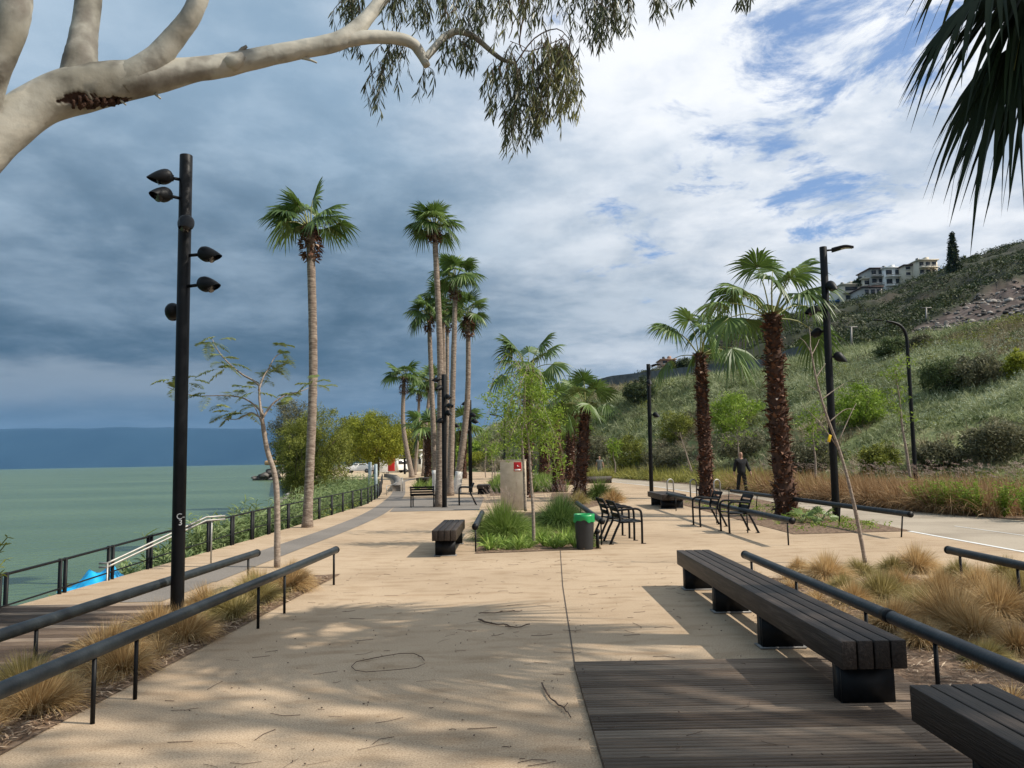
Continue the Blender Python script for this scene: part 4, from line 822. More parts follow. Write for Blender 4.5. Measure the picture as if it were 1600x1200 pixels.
# ------------------------------------------------------------------ planter soil and litter
def soil(pts, z=.009, name='planter_soil'): m = MB(); m.poly(pts, z); return struct(name, m, M['soil'])
PL = [(-2.50, 11.3), (-3.15, 4.8), (-3.4, 1.5), (-4.1, 1.5), (-3.55, 7.5), (-3.35, 11.)][::-1]
soil([(-4.0, 1.2), (-3.02, 1.2), (-2.93, 4.86), (-2.55, 11.4), (-3.45, 11.2)])
PR = [(2.74, 1.3), (5.2, 1.3), (5.25, 10.6), (2.76, 10.2)]; soil(PR)
PC = [(-.70, 13.6), (1.55, 13.95), (1.9, 24), (-.6, 24)]; soil(PC)
ge = [G(1240, 835)[:2], G(1425, 830)[:2], G(1200, 783)[:2], G(1143, 772)[:2], G(1043, 783)[:2]]; soil(ge)
soil([(1.9, 24), (4.0, 29.5), (4.6, 36), (1.8, 37), (1.4, 30)]); soil([(-1.1, 35), (2.4, 38), (3, 62), (-2, 62)]); soil([(-5.4, 44), (-3.6, 44), (-4.2, 62), (-6.5, 62)])
hedge_in = np.array([(12.35, 12.5), (11.75, 18.2), (10.8, 22), (10.15, 27), (10.1, 36), (10.15, 45), (7.4, 66), (2.7, 94)]); hedge_out = hedge_in+np.array([3.4, .6]); soil(list(map(tuple, hedge_in))+list(map(tuple, hedge_out[::-1])))
m = MB()
for x0, x1, y0, y1, n in [(-3.75, -2.62, 2.5, 11, 11000), (2.8, 5.1, 2.5, 10.4, 9000), (-.6, 1.5, 13.8, 16, 500), (5.6, 8.2, 16.4, 26, 1500)]:
    P = np.stack([rg.uniform(x0, x1, n), rg.uniform(y0, y1, n), rg.uniform(.014, .05, n)], 1)
    if x1 < 0: P[:, 0] = -2.97+.045*(P[:, 1]-4.86)-rg.uniform(0, 1, n)**1.5*.9+(P[:, 1]-4.86)*.012
    D = rdir(n, -.25, .3); blades(m, P, D, rg.uniform(.03, .11, n), rg.uniform(.006, .016, n), rg.uniform(-.1, .3, n), 2, rg.uniform(0, 1, n), nrm(rdir(n, -.3, .3)), 'leaf')
tag(m.build('bark_litter', M['litter']), 'dry bark and leaf litter', 'litter', kind='stuff')
m = MB()
for k in range(16): y = 10+k*2.6; x1_ = float(np.interp(y, [q[1] for q in pathR], [q[0] for q in pathR])); ribbon(m, [(8.2, y+.25), (x1_, y)], .012, .003)
struct('path_joint', m, M['joint'])
# fallen twigs
def twig(label, pts, r, grp='fallen twigs on the paving', top=False):
    P = np.array([G(x, y) for x, y in pts]); P[:, 2] += .012; m = MB(); Q = interp(P, 14); Q[:, 2] += rg.uniform(0, .012, 14); m.tube(Q, np.linspace(r, r*.5, 14)*rg.uniform(.8, 1.2, 14), 6)
    for k in (4, 9): m.tube([Q[k], Q[k]+np.array([rg.normal(0, .05), rg.normal(0, .05), .015])], r*.5, 4)
    m2 = m; tag(m2.build('fallen_twig', M['twig'], origin=tuple(map(float, P[0]))), label, 'twig', grp)
twig('bent brown twig lying on the sunny edge of the shade at centre', [(748, 970), (765, 976), (790, 979), (805, 983), (828, 978)], .009)
twig('thin straight twig just behind the bent brown one', [(748, 961), (775, 960), (800, 958), (816, 956)], .006)
twig('curled twig forming an oval loop on the left of the paving', [(663, 1036), (655, 1027), (628, 1024), (590, 1030), (560, 1036), (549, 1046), (566, 1053), (600, 1052), (640, 1049), (664, 1040)], .004)
twig('dark forked twig left of the boardwalk corner', [(847, 1072), (860, 1095), (880, 1110), (892, 1124)], .007)
twig('small hooked twig on the near boardwalk', [(1027, 1104), (1031, 1132), (1050, 1130), (1057, 1115)], .006)
m = MB()
for k in range(300):
    x, y = rg.uniform(-4.2 if k % 3 else -2.6, 3.2), 3.9+9.*rg.random()**1.5
    if x < -2.45+.0*y or (x > .3 and y < 6.2 and k % 3): continue
    a = rg.uniform(0, PI) if rg.random() < .5 else rg.normal(.1, .4); l = rg.uniform(.03, .22)**1.3*1.6; d = np.array([math.cos(a), math.sin(a), 0]); c0 = np.array([x, y, .006+(.046 if (x > .44 and y < 6.14) else 0)])
    n_ = np.array([-d[1], d[0], 0]); m.tube([c0-d*l/2, c0+n_*l*rg.normal(0, .12), c0+d*l/2+n_*l*rg.normal(0, .1)], [rg.uniform(.0008, .0022)]*3, 4)
for k in range(240):
    x, y = rg.uniform(-2.5, 2.6), 3.9+9.*rg.random()**1.4; m.box((x, y, .008+(.044 if (x > .44 and y < 6.14) else 0)), (rg.uniform(.004, .014), rg.uniform(.003, .008), .005), rz=rg.uniform(0, 3))
tag(m.build('fallen_debris', M['twig']), 'scattered twiglets and seed capsules', 'litter', kind='stuff')
# ------------------------------------------------------------------ grass tufts
rg = np.random.default_rng(77)
def tuft_thing(label, c, r, h, n, mat='drygrass', group='dry grass tufts', name='grass_tuft', **k):
    m = MB(); tuft(m, c, r, h, n, **k); return tag(m.build(name, M[mat], origin=tuple(map(float, c))), label, 'grass tuft', group)
RT = [((1293, 905), .30, .36, 'leftmost dark brown tuft at the back of the right planter', 'drygrass'), ((1345, 900), .22, .26, 'small tuft behind the leftmost one near the leaning sapling', 'drygreen'), ((1378, 940), .34, .36, 'greenish tuft just right of the bare sapling foot', 'drygreen'),
      ((1432, 893), .30, .38, 'upright straw tuft at the back beside the rail end', 'drygrass'), ((1408, 925), .26, .30, 'straw tuft in front of the upright one at the back', 'drygrass'), ((1490, 985), .38, .48, 'largest golden tuft in the middle of the right planter', 'drygrass'),
      ((1440, 968), .30, .36, 'greenish tuft left of the largest golden one', 'drygreen'), ((1560, 965), .34, .42, 'golden tuft near the right edge of the photo', 'drygrass'), ((1500, 905), .24, .27, 'small tuft under the far pipe rail', 'drygreen'),
      ((1335, 945), .22, .26, 'pale short tuft behind the middle of the near pipe rail', 'drygrass'), ((1600, 935), .30, .34, 'tuft cut by the right edge under the far rail', 'drygreen'), ((1440, 1010), .22, .24, 'low tuft close to the pipe coupling', 'drygrass'),
      ((1318, 925), .2, .22, 'flattened tuft between the leftmost tuft and the rail', 'drygreen'), ((1540, 1035), .24, .18, 'low mossy tuft in front of the largest golden one', 'drygreen'), ((1590, 1020), .28, .24, 'low straw tuft at the right edge of the planter front', 'drygrass'), ((1250, 893), .16, .2, 'tiny pale tuft by the far end of the near rail', 'drygrass'), ((1395, 895), .2, .25, 'tuft between the sapling and the upright straw one', 'drygreen'), ((1530, 930), .30, .36, 'golden tuft between the far rail and the largest golden one', 'drygrass'), ((1395, 985), .30, .32, 'straw tuft left of the greenish one beside the near rail', 'drygrass'), ((1470, 935), .30, .34, 'brownish tuft behind the largest golden one', 'drygrass'), ((1575, 905), .26, .28, 'pale tuft behind the far rail post at right', 'drygreen'), ((1520, 1000), .3, .36, 'golden tuft right of and touching the largest one', 'drygrass')]
for p, r, h, lab, mt in RT:
    tuft_thing(lab, G(*p)+[0, 0, .01], r, h*1.08, int(3200*r/.3), mt, w=.005, spread=1.55, droop=.85, seg=5, lean=(rg.normal(-.05, .15), rg.normal(0, .1)), var0=rg.normal(0, .08))
ly = [(10.75, .55, .28, .32), (10.0, .3, .34, .38), (9.95, .68, .30, .34), (9.2, .42, .36, .40), (8.6, .72, .34, .36), (8.3, .3, .34, .38), (7.6, .75, .32, .34), (7.3, .3, .32, .36), (6.6, .62, .36, .36), (6.2, .26, .30, .32), (5.7, .7, .36, .34), (5.3, .3, .3, .32), (4.85, .62, .34, .34), (4.4, .3, .32, .32), (4.0, .66, .36, .34), (3.5, .34, .36, .34)]
lab_l = ['tuft at the far tip of the left strip by the rail end', 'golden tuft right of the young feathery tree', 'rounded golden tuft against the far end of the lake side rail', 'golden tuft midway between the two left rails behind the spotlight pole', 'straw tuft on the lake side beyond the spotlight pole', 'green tinged tuft under the third rail post', 'straw tuft at the foot of the spotlight pole', 'tuft in front of the spotlight pole under the near rail', 'windblown tuft on the lake side left of the spotlight pole', 'brown tuft behind the second rail post', 'spiky pale tuft against the lake side rail', 'dark golden tuft under the near rail', 'pale upright tuft between the rails at left', 'tuft under the near rail close to the left photo edge', 'tuft at the left edge of the photo against the lake side rail', 'tuft at the lower left corner behind the rail']
for (y, d, r, h), lab in zip(ly, lab_l):
    x = -2.95+.065*(y-4.86)-d*.92; gm = rg.random() < .2
    tuft_thing(lab, (x, y, .01), r, h, int(2900*r/.3), 'drygreen' if gm else 'drygrass', w=.0046, spread=1.3, droop=.8, seg=5, lean=(rg.normal(-.1, .15), rg.normal(0, .12)))
m = MB()
for k in range(60):
    y = rg.uniform(3, 11); x = -3.05+.06*(y-4.86)-rg.uniform(.08, .75); tuft(m, (x, y, .01), .12, rg.uniform(.14, .24), 160, w=.0045, spread=1.6, droop=.8)
for k in range(60):
    tuft(m, (rg.uniform(2.9, 5.1), rg.uniform(4, 10.4), .01), .14, rg.uniform(.1, .22), 150, w=.0045, spread=1.8, droop=.8)
tag(m.build('low_grass', M['drygrass']), 'short dry grass between tufts', 'grass', kind='stuff')
m = MB()
for k in range(160): tuft(m, (rg.uniform(-.55, 1.5), rg.uniform(14.0, 19), .01), .16, rg.uniform(.14, .3), 60, w=.009, spread=1.2, droop=.8)
tag(m.build('low_green_grass', M['fgrass']), 'low green grass in the central planter', 'grass', kind='stuff')
# central planter
def mound(label, c, r, h, n, mat, plumes=0, w=.01, lean=(0, 0)):
    t = thing('fountain_grass', label, 'grass mound', c, 0, 'fountain grass mounds'); m = MB(); tuft(m, c, r, h, n, w=w, spread=1.15, droop=.95, seg=6, lean=lean); m.build('blades', M[mat], t)
    if plumes:
        p = MB(); a = rg.uniform(0, 2*PI, plumes); sp = rg.uniform(.2, .8, plumes); D = nrm(np.stack([np.cos(a)*sp-.1, np.sin(a)*sp, np.ones(plumes)], 1)); L_2 = h*rg.uniform(.95, 1.3, plumes)
        for q in range(plumes):
            b = np.array(c)+D[q]*L_2[q]; k = 26; pp = b+np.outer(np.linspace(0, .2, k), D[q]+[-.2, 0, -.25]); blades(p, pp, nrm(rdir(k)+D[q]*1.2), np.full(k, .035), np.full(k, .006), np.zeros(k), 1)
            p.tube([np.array(c)+D[q]*L_2[q]*.6, b], .002, 3, cap=False)
        p.build('plumes', M['plume'], t)
mound('large bright green fountain grass at the left of the central planter', (-.2, 15.9, .01), .7, .82, 4200, 'fgrass', 26, lean=(-.05, -.05)); mound('second bright fountain grass behind the left pipe rail', (-.3, 17.9, .01), .6, .74, 2600, 'fgrass', 30)
mound('dark green fountain grass right of the sapling trunk', (1.05, 18.0, .01), .7, .85, 4200, 'fgrassd', 24, lean=(.0, 0)); mound('dark fountain grass behind the right pipe rail', (1.3, 20.8, .01), .6, .75, 2400, 'fgrassd', 20)
mound('grey green grass mound in front of the walking man in grey', (3.35, 30.2, .01), .7, .95, 1700, 'fgrass', 6, w=.018); mound('brown grass mound at the foot of the shaggy palm trio', (3.6, 28.2, .01), .55, .6, 1400, 'drygrass', 0, w=.014); mound('small green brown mound left of the shaggy palm trio', (2.3, 27.6, .01), .55, .55, 1200, 'drygreen', 0, w=.014)
def strapplant(label, c, h, n):
    m = MB(); a = rg.uniform(0, 2*PI, n); sp = rg.uniform(.1, .75, n); D = nrm(np.stack([np.cos(a)*sp, np.sin(a)*sp, np.ones(n)], 1)); P = np.tile(np.asarray(c, float), (n, 1))+np.stack([np.cos(a), np.sin(a), 0*a], 1)*.03
    blades(m, P, D, h*rg.uniform(.7, 1.2, n), rg.uniform(.018, .03, n), rg.uniform(.3, .8, n), 6, rg.normal(.55, .2, n).clip(0, 1), None, 'strap'); tag(m.build('strap_leaf_plant', M['strap'], origin=tuple(map(float, c))), label, 'plant', 'bright strap leaved plants')
for i_, (x, y) in enumerate([(-.45, 14.05), (-.22, 14.45), (.05, 14.1), (.12, 14.6), (-.5, 14.8), (.55, 14.5), (.72, 14.15), (.9, 14.5), (1.1, 14.2), (1.3, 14.6), (.45, 15.2), (.98, 15.1)]):
    strapplant(['strap leaved plant at the front left corner of the central planter', 'strap leaved plant behind the front left corner one', 'strap leaved plant just left of the bare soil gap', 'strap leaved plant behind the soil gap', 'strap leaved plant against the short left rail', 'strap leaved plant just right of the birch like trunk', 'front strap leaved plant right of the trunk', 'strap leaved plant midway between trunk and bin', 'front strap leaved plant next to the litter bin', 'strap leaved plant behind the litter bin', 'strap leaved plant directly behind the birch like trunk', 'strap leaved plant in the second row behind the bin'][i_], (x, y, .01), rg.uniform(.36, .46), 60)
# ground cover in the palm planter
m = MB()
for k in range(130):
    x, y = rg.uniform(5.9, 8.3), rg.uniform(16.4, 27); leafcloud(m, (x, y, .05), (.16, .16, .06), 26, .06)
tag(m.build('ground_cover', M['leaf_light']), 'low green weeds', 'ground cover', kind='stuff')
for (px, py, lab) in [((1283), 815, 'small fan palm seedling between the big trunk and the lamp post'), (1255, 818, 'small fan palm seedling against the largest shaggy trunk')]:
    lm, pmb = MB(), MB(); c = G(px, py)
    for k in range(7): fan(lm, pmb, c, k*2.4, .5+.13*k, .22, .3, .3, 16, 1.4, .2, .75)
    t = thing('palm_seedling', lab, 'plant', c); l_ = lm.build('fronds', M['palmleaf'], t); pmb.build('stalks', M['petiole'], l_)
# hedge of brown grass beside the path
def hedge(name, label, f0, f1, mat, n, h, h2, w=.014, plumes=0, dens=26, depth=3.0):
    m = MB(); p = MB(); cum = np.linspace(0, 1, len(hedge_in))
    for k in range(n):
        f = f0+(f1-f0)*rg.random(); x = np.interp(f, cum, hedge_in[:, 0]); y = np.interp(f, cum, hedge_in[:, 1]); d = rg.random()*depth; big = 1+y/60
        c = (x+.25+d, y+rg.normal(0, .3), .0); hh = rg.uniform(h, h2); tuft(m, c, .5*big, hh, dens, w=w*big, spread=.9, droop=.9, seg=4, lean=(-.22, -.1))
        if plumes and d > depth*.5 and rg.random() < .75:
            for q in range(1):
                b = np.array(c)+[rg.normal(-.1, .25), rg.normal(0, .25), hh*rg.uniform(.95, 1.12)]; kk = 12; blades(p, b+np.outer(np.linspace(0, .22, kk), [-.55, 0, .12]), nrm(rdir(kk)+[-.6, 0, .1]), np.full(kk, .06), np.full(kk, .014), np.zeros(kk), 1)
    o = tag(m.build(name, M[mat]), label, 'grass', kind='stuff')
    if plumes: p.build('plumes', M['plume'], o)
hedge('brown_grass', 'brown fountain grass band beside the path', .19, .62, 'brownhedge', 1250, .85, 1.25, plumes=1, dens=34)
hedge('olive_grass', 'olive green far part of the grass band', .56, .98, 'greenhedge', 600, .9, 1.3, w=.02)
hedge('olive_grass', 'olive streaks in the brown grass band', .44, .60, 'greenhedge', 120, .85, 1.15)
for i_ in range(9):
    yq = 17.3+i_*.52; c = np.array([float(np.interp(yq, hedge_in[:, 1], hedge_in[:, 0]))+rg.uniform(.0, .5), yq, 0]); m = MB()
    for q in range(24):
        d = np.array([rg.normal(0, .3), rg.normal(0, .3), 1]); e = c+d*rg.uniform(.5, .9); m.tube([c, e], .005, 4, cap=False); s = rg.uniform(.15, 1, 22)[:, None]; P = c+(e-c)*s; blades(m, P, nrm(rdir(22, -.2, .9)), rg.uniform(.09, .15, 22), np.full(22, .026), np.full(22, .2), 3, rg.normal(.5, .2, 22).clip(0, 1), None, 'leaf')
    tag(m.build('leafy_shrub', M['leaf_light'], origin=tuple(c)), ['bright leafy shrub cut by the right photo edge', 'leafy shrub second from the right photo edge', 'leafy shrub third from the right photo edge', 'leafy shrub in the middle of the bright green row', 'leafy shrub just left of the middle of the green row', 'leafy shrub fourth from the brown grass', 'leafy shrub third from the brown grass', 'leafy shrub second from the brown grass', 'leafy shrub touching the end of the brown grass'][i_], 'shrub', 'bright leafy shrubs by the path')
# planting beyond the cabinet
m = MB()
for k in range(260): tuft(m, (rg.uniform(-1.2, 2.6), rg.uniform(38, 60), 0), .5, rg.uniform(.55, .9), 40, w=.035, spread=.8, droop=.7)
for k in range(60): tuft(m, (rg.uniform(-6, -4), rg.uniform(45, 60), 0), .5, rg.uniform(.5, .8), 36, w=.035, spread=.8, droop=.7)
tag(m.build('green_grass', M['fgrass']), 'dense green grass planting', 'grass', kind='stuff')
m = MB(); m.box((4.6, 50, .22), (3.4, .4, .44)); tag(m.build('planter_wall', M['bench'], origin=(4.6, 50, 0)), 'low dark planter wall behind the shaggy palms', 'wall')
m = MB()
for k in range(150): tuft(m, (rg.uniform(3, 6.4), rg.uniform(50.4, 53), .2), .5, rg.uniform(.6, .9), 36, w=.03, spread=.8, droop=.7)
tag(m.build('olive_grass', M['greenhedge']), 'olive grass above the dark planter wall', 'grass', kind='stuff')
# ------------------------------------------------------------------ young trees
rg = np.random.default_rng(99)
def ptube(mb, pts, Y, r0, r1, n=12, seg=8):
    P = interp([A(x, y, Y+(d[0] if d else 0)) for x, y, *d in pts], n); mb.tube(P, np.linspace(r0, r1, n), seg, jit=.06); return P
# feathery sapling on the left
Yt = 12.3; b = A(433, 886, Yt); b[2] = 0; t = thing('feathery_sapling', 'young tree with flat feathery leaf sprays in the left grass strip', 'tree', b); m = MB()
P = interp([b-[0, 0, .03], A(433, 800, Yt), A(430, 745, Yt), A(418, 705, Yt), A(411, 665, Yt), A(408, 640, Yt)], 22); m.tube(P, np.linspace(.05, .03, 22), 10, jit=.06)
brs = [([(410, 662), (405, 620), (403, 600), (375, 583), (350, 560), (337, 542), (332, 530)], .022), ([(404, 610), (412, 588), (420, 576), (428, 560), (440, 550)], .016), ([(411, 652), (425, 632), (445, 618), (468, 612), (482, 606)], .018), ([(411, 648), (400, 635), (380, 622), (350, 618), (300, 618), (262, 605)], .016), ([(409, 655), (395, 645), (385, 648), (370, 655), (350, 654)], .014), ([(408, 660), (400, 640), (395, 632)], .01)]
for pts, r in brs: ptube(m, [(x, y, (i-3)*.12) for i, (x, y) in enumerate(pts)], Yt, r, .005, 14, 6)
m.build('trunk', M['barkgrey'], t, True); lf = MB()
def feather(c, az, L=.34, n=22, var=.5, rise=.25):
    d = np.array([math.cos(az), math.sin(az), rise]); s = np.linspace(.12, 1, n); ax = np.asarray(c)+np.outer(s*L, d); ax[:, 2] -= L*.42*s**2; sd = norm(np.cross(d, (0, 0, 1)))
    for sg in (-1, 1): blades(lf, ax, nrm(np.tile(sd*sg, (n, 1))+d*.35+rg.normal(0, .12, (n, 3))), .105*np.sin(PI*(s*.85+.12))+.01, np.full(n, .021), np.full(n, .25), 2, np.clip(rg.normal(var, .15, n), 0, 1), np.tile(d, (n, 1)), 'leaf')
    lf.tube([np.asarray(c), ax[n//2], ax[-1]], .0022, 3, cap=False)
for (x, y, sx1, k) in [(332, 532, 22, 11), (345, 562, 14, 5), (340, 578, 12, 4), (350, 572, 16, 4), (440, 548, 16, 8), (428, 572, 22, 12), (412, 590, 14, 5), (405, 610, 18, 6), (375, 612, 18, 7), (358, 640, 14, 6), (380, 640, 16, 7), (350, 652, 10, 5), (266, 600, 18, 12), (300, 596, 10, 5), (325, 614, 12, 5), (345, 615, 10, 3), (462, 612, 14, 6), (490, 598, 15, 9), (445, 628, 8, 3), (400, 640, 18, 5)]:
    for q in range(max(2, int(k*.75))): feather(A(x+rg.uniform(-.5, .5)*sx1, y+rg.uniform(-8, 8), Yt+rg.uniform(-.35, .35)), rg.uniform(0, 6.28), rg.uniform(.2, .36), 18, .5+rg.normal(0, .15), rg.normal(.25, .35))
lf.build('crown', M['leaf_feather'], t)
# two thin pale stemmed trees in the central planter
def twiggy(name, label, base, stem_, Y, r, brs, leaves, mat, leafn, leafs, bark='barkgrey', grp=None, w=.5):
    b = A(*base, Y); b[2] = max(0, b[2]) if Y < 20 else b[2]; t = thing(name, label, 'tree', b, 0, grp); m = MB(); P = interp([b-[0, 0, .05]]+[A(x, y, Y) for x, y in stem_], 24); m.tube(P, np.linspace(r, r*.28, 24), 8, jit=.07); tips = []
    for pts in brs: Q = ptube(m, pts, Y, min(r*.32, .007), .002, 10, 5); tips.append(Q)
    m.build('trunk', M[bark], t, True)
    if leafn:
        l = MB()
        for (x, y, rx_, ry_, n) in leaves: leafcloud(l, A(x, y, Y), (rx_*Y/FOC, rx_*Y/FOC, ry_*Y/FOC), int(n*leafn), leafs)
        for Q in tips:
            for p in Q[3:]: leafcloud(l, p, (.12*Y/15, .12*Y/15, .10*Y/15), int(5*leafn), leafs)
        l.build('crown', M[mat], t)
    return t
hang = []
for k in range(46):
    a = rg.uniform(-1, 1); x0, y0 = 828+rg.normal(0, 14), rg.uniform(575, 670); dx = rg.uniform(-52, 46); hang.append([(x0, y0), (x0+dx*.5, y0-rg.uniform(4, 22), rg.normal(0, .2)), (x0+dx, y0+rg.uniform(5, 45), rg.normal(0, .45)), (x0+dx*1.15, y0+rg.uniform(40, 80), rg.normal(0, .5))])
lvs = [(x, y, rx_, ry_, n) for x, y, rx_, ry_, n in [(825, 590, 18, 14, 90), (800, 610, 30, 14, 110), (850, 615, 26, 16, 110), (790, 640, 28, 14, 90), (835, 650, 34, 22, 240), (865, 655, 22, 20, 130), (815, 680, 26, 16, 110), (850, 680, 26, 14, 110), (770, 625, 18, 12, 40), (758, 620, 14, 8, 22), (875, 640, 12, 14, 40), (835, 610, 20, 20, 120)]]
twiggy('birch_sapling', 'thin pale stemmed sapling with airy light green leaves in front of the cabinet', (834, 856), [(833, 800), (829, 740), (826, 690), (818, 640), (822, 590)], 14.9, .035, hang[:26], lvs, 'leaf_light', 2.6, .06)
twiggy('birch_sapling', 'thinner pale stemmed sapling close behind the airy light green one', (821, 795), [(819, 745), (816, 690), (813, 640), (812, 575)], 17.5, .035, hang[26:], [(812, 600, 22, 20, 60), (800, 640, 24, 24, 80), (835, 665, 24, 20, 60)], 'leaf_light', 2.4, .07)
# bare leaning sapling right
Yb = 11.6; b = A(1352, 877, Yb); b[2] = 0; t = thing('bare_sapling', 'bare leaning sapling with a yellow tag in the right planter', 'tree', b); m = MB()
P = interp([b-[0, 0, .03], A(1344, 835, Yb), A(1330, 770, Yb), A(1312, 705, Yb), A(1290, 645, Yb), A(1275, 590, Yb), A(1266, 540, Yb)], 26); m.tube(P, np.linspace(.033, .011, 26), 8, jit=.1)
for pts in [[(1308, 698), (1285, 665), (1266, 645), (1252, 632)], [(1310, 690), (1330, 645), (1338, 630)], [(1283, 625), (1300, 612), (1318, 600)], [(1295, 660), (1320, 640), (1336, 640)], [(1275, 590), (1283, 578), (1290, 568)], [(1268, 552), (1258, 535), (1250, 528)], [(1266, 545), (1266, 525), (1264, 510)], [(1268, 555), (1276, 540), (1280, 530)], [(1280, 612), (1266, 604), (1260, 602)]]: ptube(m, [(x, y, .08*i) for i, (x, y) in enumerate(pts)], Yb, .010, .0025, 8, 6)
m.build('trunk', M['barkgrey'], t, True); tg = A(1296, 685, Yb-.04); m = MB(); m.box(tg, (.045, .01, .11), R=np.array(Matrix.Rotation(.3, 3, 'Y'))); m.build('tag', flat('yellow_tag', (.75, .5, .01), .5), t, bevel=.006)
# small saplings along the road verge
SP = 'thin saplings along the foot of the slope'
def sap(label, bpx, tpx, Y, w_, n, mat='leaf_light', ls=.16, fork=.55, r=.05):
    b = A(*bpx, Y); b[2] = max(0, hill(b[0]/Y, Y)) if b[0] > 6 else 0; x0, y0 = bpx; x1, y1 = tpx; f = lambda q: (x0+(x1-x0)*q+rg.normal(0, .8), y0+(y1-y0)*q)
    br = []
    for k in range(12):
        q = rg.uniform(fork, .95); sx1, sy = f(q); dx = rg.uniform(-1, 1)*w_; br.append([(sx1, sy), (sx1+dx*.5, sy-abs(y1-y0)*.10), (sx1+dx, sy-rg.uniform(.05, .22)*abs(y1-y0))])
    return twiggy('sapling', label, bpx, [f(.25), f(.5), f(.75), tpx], Y, r, br, [(x1+rg.normal(0, w_*.5), y1+rg.uniform(0, abs(y1-y0)*.35), w_*.35, w_*.25, n//6) for _ in range(6)], mat, 1 if n else 0, ls, grp=SP)
sap('bright green sapling left of the curved street lamp', (1422, 745), (1398, 580), 23.5, 34, 230, ls=.10, fork=.45, r=.05)
sap('leafy sapling rising above the man in black', (1157, 735), (1150, 655), 38, 24, 60, ls=.14, fork=.4)
sap('bare pale sapling leaning left above the grass band', (1081, 735), (1062, 675), 42, 14, 0)
sap('light green sapling beyond the largest shaggy palm', (1274, 745), (1268, 640), 30, 30, 90, ls=.13, fork=.4)
sap('slim sapling left of the armed lamp post', (961, 738), (958, 690), 60, 9, 20, ls=.2)
sap('tiny leafed sapling left of the beige cabinet', (770, 760), (768, 700), 44, 8, 60, ls=.10, r=.04)
sap('second tiny leafed sapling left of the beige cabinet', (774, 752), (773, 690), 52, 9, 50, ls=.12, r=.04)
sap('thin bare stemmed sapling in the far green planting', (759, 745), (758, 672), 60, 7, 25, ls=.14, r=.04)
# ------------------------------------------------------------------ background trees
def tree(name, label, px, ybase, ytop, wpx, Y, mat, nc=70, nl=46, size=.3, group='trees round the bay', bz=0, tall_=.72, tr=.22, cl=None, hollow=.45, vv=.18):
    b = A(px, ybase, Y); b[2] = bz; T = A(px, ytop, Y); H = T[2]-bz; w = wpx*Y/FOC/2; c = np.array([b[0], Y, bz+H*(1-tall_/2)]); rad = (w, w*.85, H*tall_/2)
    t = thing(name, label, 'tree', b, 0, group); m = MB(); limbs(m, b-[0, 0, .1], b+(c-b)*.62, tr, c, rad, 9, 2); m.build('trunk', M['bark'], t, True)
    l = MB(); crown(l, c, rad, nc, nl, cl or (w*.26), size, hollow, vv, .8); l.build('crown', M[mat], t)
    return t
tree('round_tree', 'round yellow green tree standing by the bend of the fence', 586, 738, 645, 98, 84, 'leaf_yellow', 300, 120, .20, bz=0, tr=.38, cl=.8, hollow=.35, vv=.12, tall_=.80)
zb = zbank(-13.6, 48)
tree('shore_tree', 'large olive green tree on the lake bank behind the lone palm', 492, 770, 634, 116, 50, 'leaf_olive', 420, 130, .115, bz=-.9, tr=.2, cl=.5, hollow=.3, tall_=.93, vv=.14)
tree('shore_tree', 'grey green tree crown reaching left over the lake', 455, 770, 622, 74, 54, 'leaf_grey', 190, 110, .12, bz=-.9, tr=.18, cl=.5, hollow=.3, tall_=.72)
tree('shore_tree', 'low drooping olive branches touching the water', 462, 775, 676, 44, 48, 'leaf_olive', 130, 100, .12, bz=-1.1, tr=.1, cl=.45, hollow=.2, tall_=.9)
tree('dark_tree', 'dark evergreen between the shore tree and the round tree', 548, 735, 655, 44, 130, 'leaf_dark', 110, 60, .5, tr=.5, cl=1.3, tall_=.85)
for i_, (px, yt, w_, Y, mt, lab) in enumerate([(612, 662, 50, 150, 'leaf_dark', 'dark tree top behind the round yellow green tree'), (640, 652, 52, 118, 'leaf_olive', 'olive tree with pale forked limbs behind the far palms'), (668, 655, 46, 125, 'leaf_olive', 'olive green tree behind the far leaning palm'), (690, 662, 40, 150, 'leaf_dark', 'dark tree behind the clump of tall palms'),
        (655, 672, 70, 175, 'leaf_dark', 'broad dark tree behind the white building'), (712, 680, 44, 130, 'leaf_olive', 'tree right of the palm clump'), (738, 690, 40, 120, 'leaf_light', 'pale green tree at the left end of the slope'), (575, 672, 50, 190, 'leaf_dark', 'dark tree line behind the parked cars'), (530, 672, 30, 170, 'leaf_dark', 'small dark tree left of the parked cars'), (705, 696, 30, 100, 'leaf_light', 'bright small tree below the slim pole')]):
    tree('far_tree', lab, px, 735, yt, w_, Y, mt, 90, 50, .5 if Y > 120 else .4, tr=.35, cl=w_*Y/FOC*.13, tall_=.75 if mt != 'leaf_dark' else .85)
# reeds and shrubs on the bank
rg = np.random.default_rng(31)
m = MB()
def reed(c, h, n=7):
    for q in range(n):
        p = np.asarray(c)+[rg.normal(0, .15), rg.normal(0, .15), 0]; d = np.array([rg.normal(0, .13), rg.normal(0, .13), 1]); e = p+d*h*rg.uniform(.6, 1.1); m.tube([p, e], [.012, .004], 4, cap=False, var=.7); k = 15
        s = rg.uniform(.15, 1, k)[:, None]; a = rg.uniform(0, 2*PI, k); D = nrm(np.stack([np.cos(a), np.sin(a), np.full(k, .9)], 1)); blades(m, p+(e-p)*s, D, rg.uniform(.22, .42, k), rg.uniform(.024, .04, k), rg.uniform(.2, .8, k), 4, rg.normal(.5, .22, k).clip(0, 1), None, 'strap')
for k in range(150):
    y = rg.uniform(13.2, 24); x = ex(y)-rg.uniform(.25, 1.0+.10*(y-13)); reed((x, y, zbank(x, y)+.1), rg.uniform(.6, 1.05) if y > 15 else rg.uniform(.4, .7), 4)
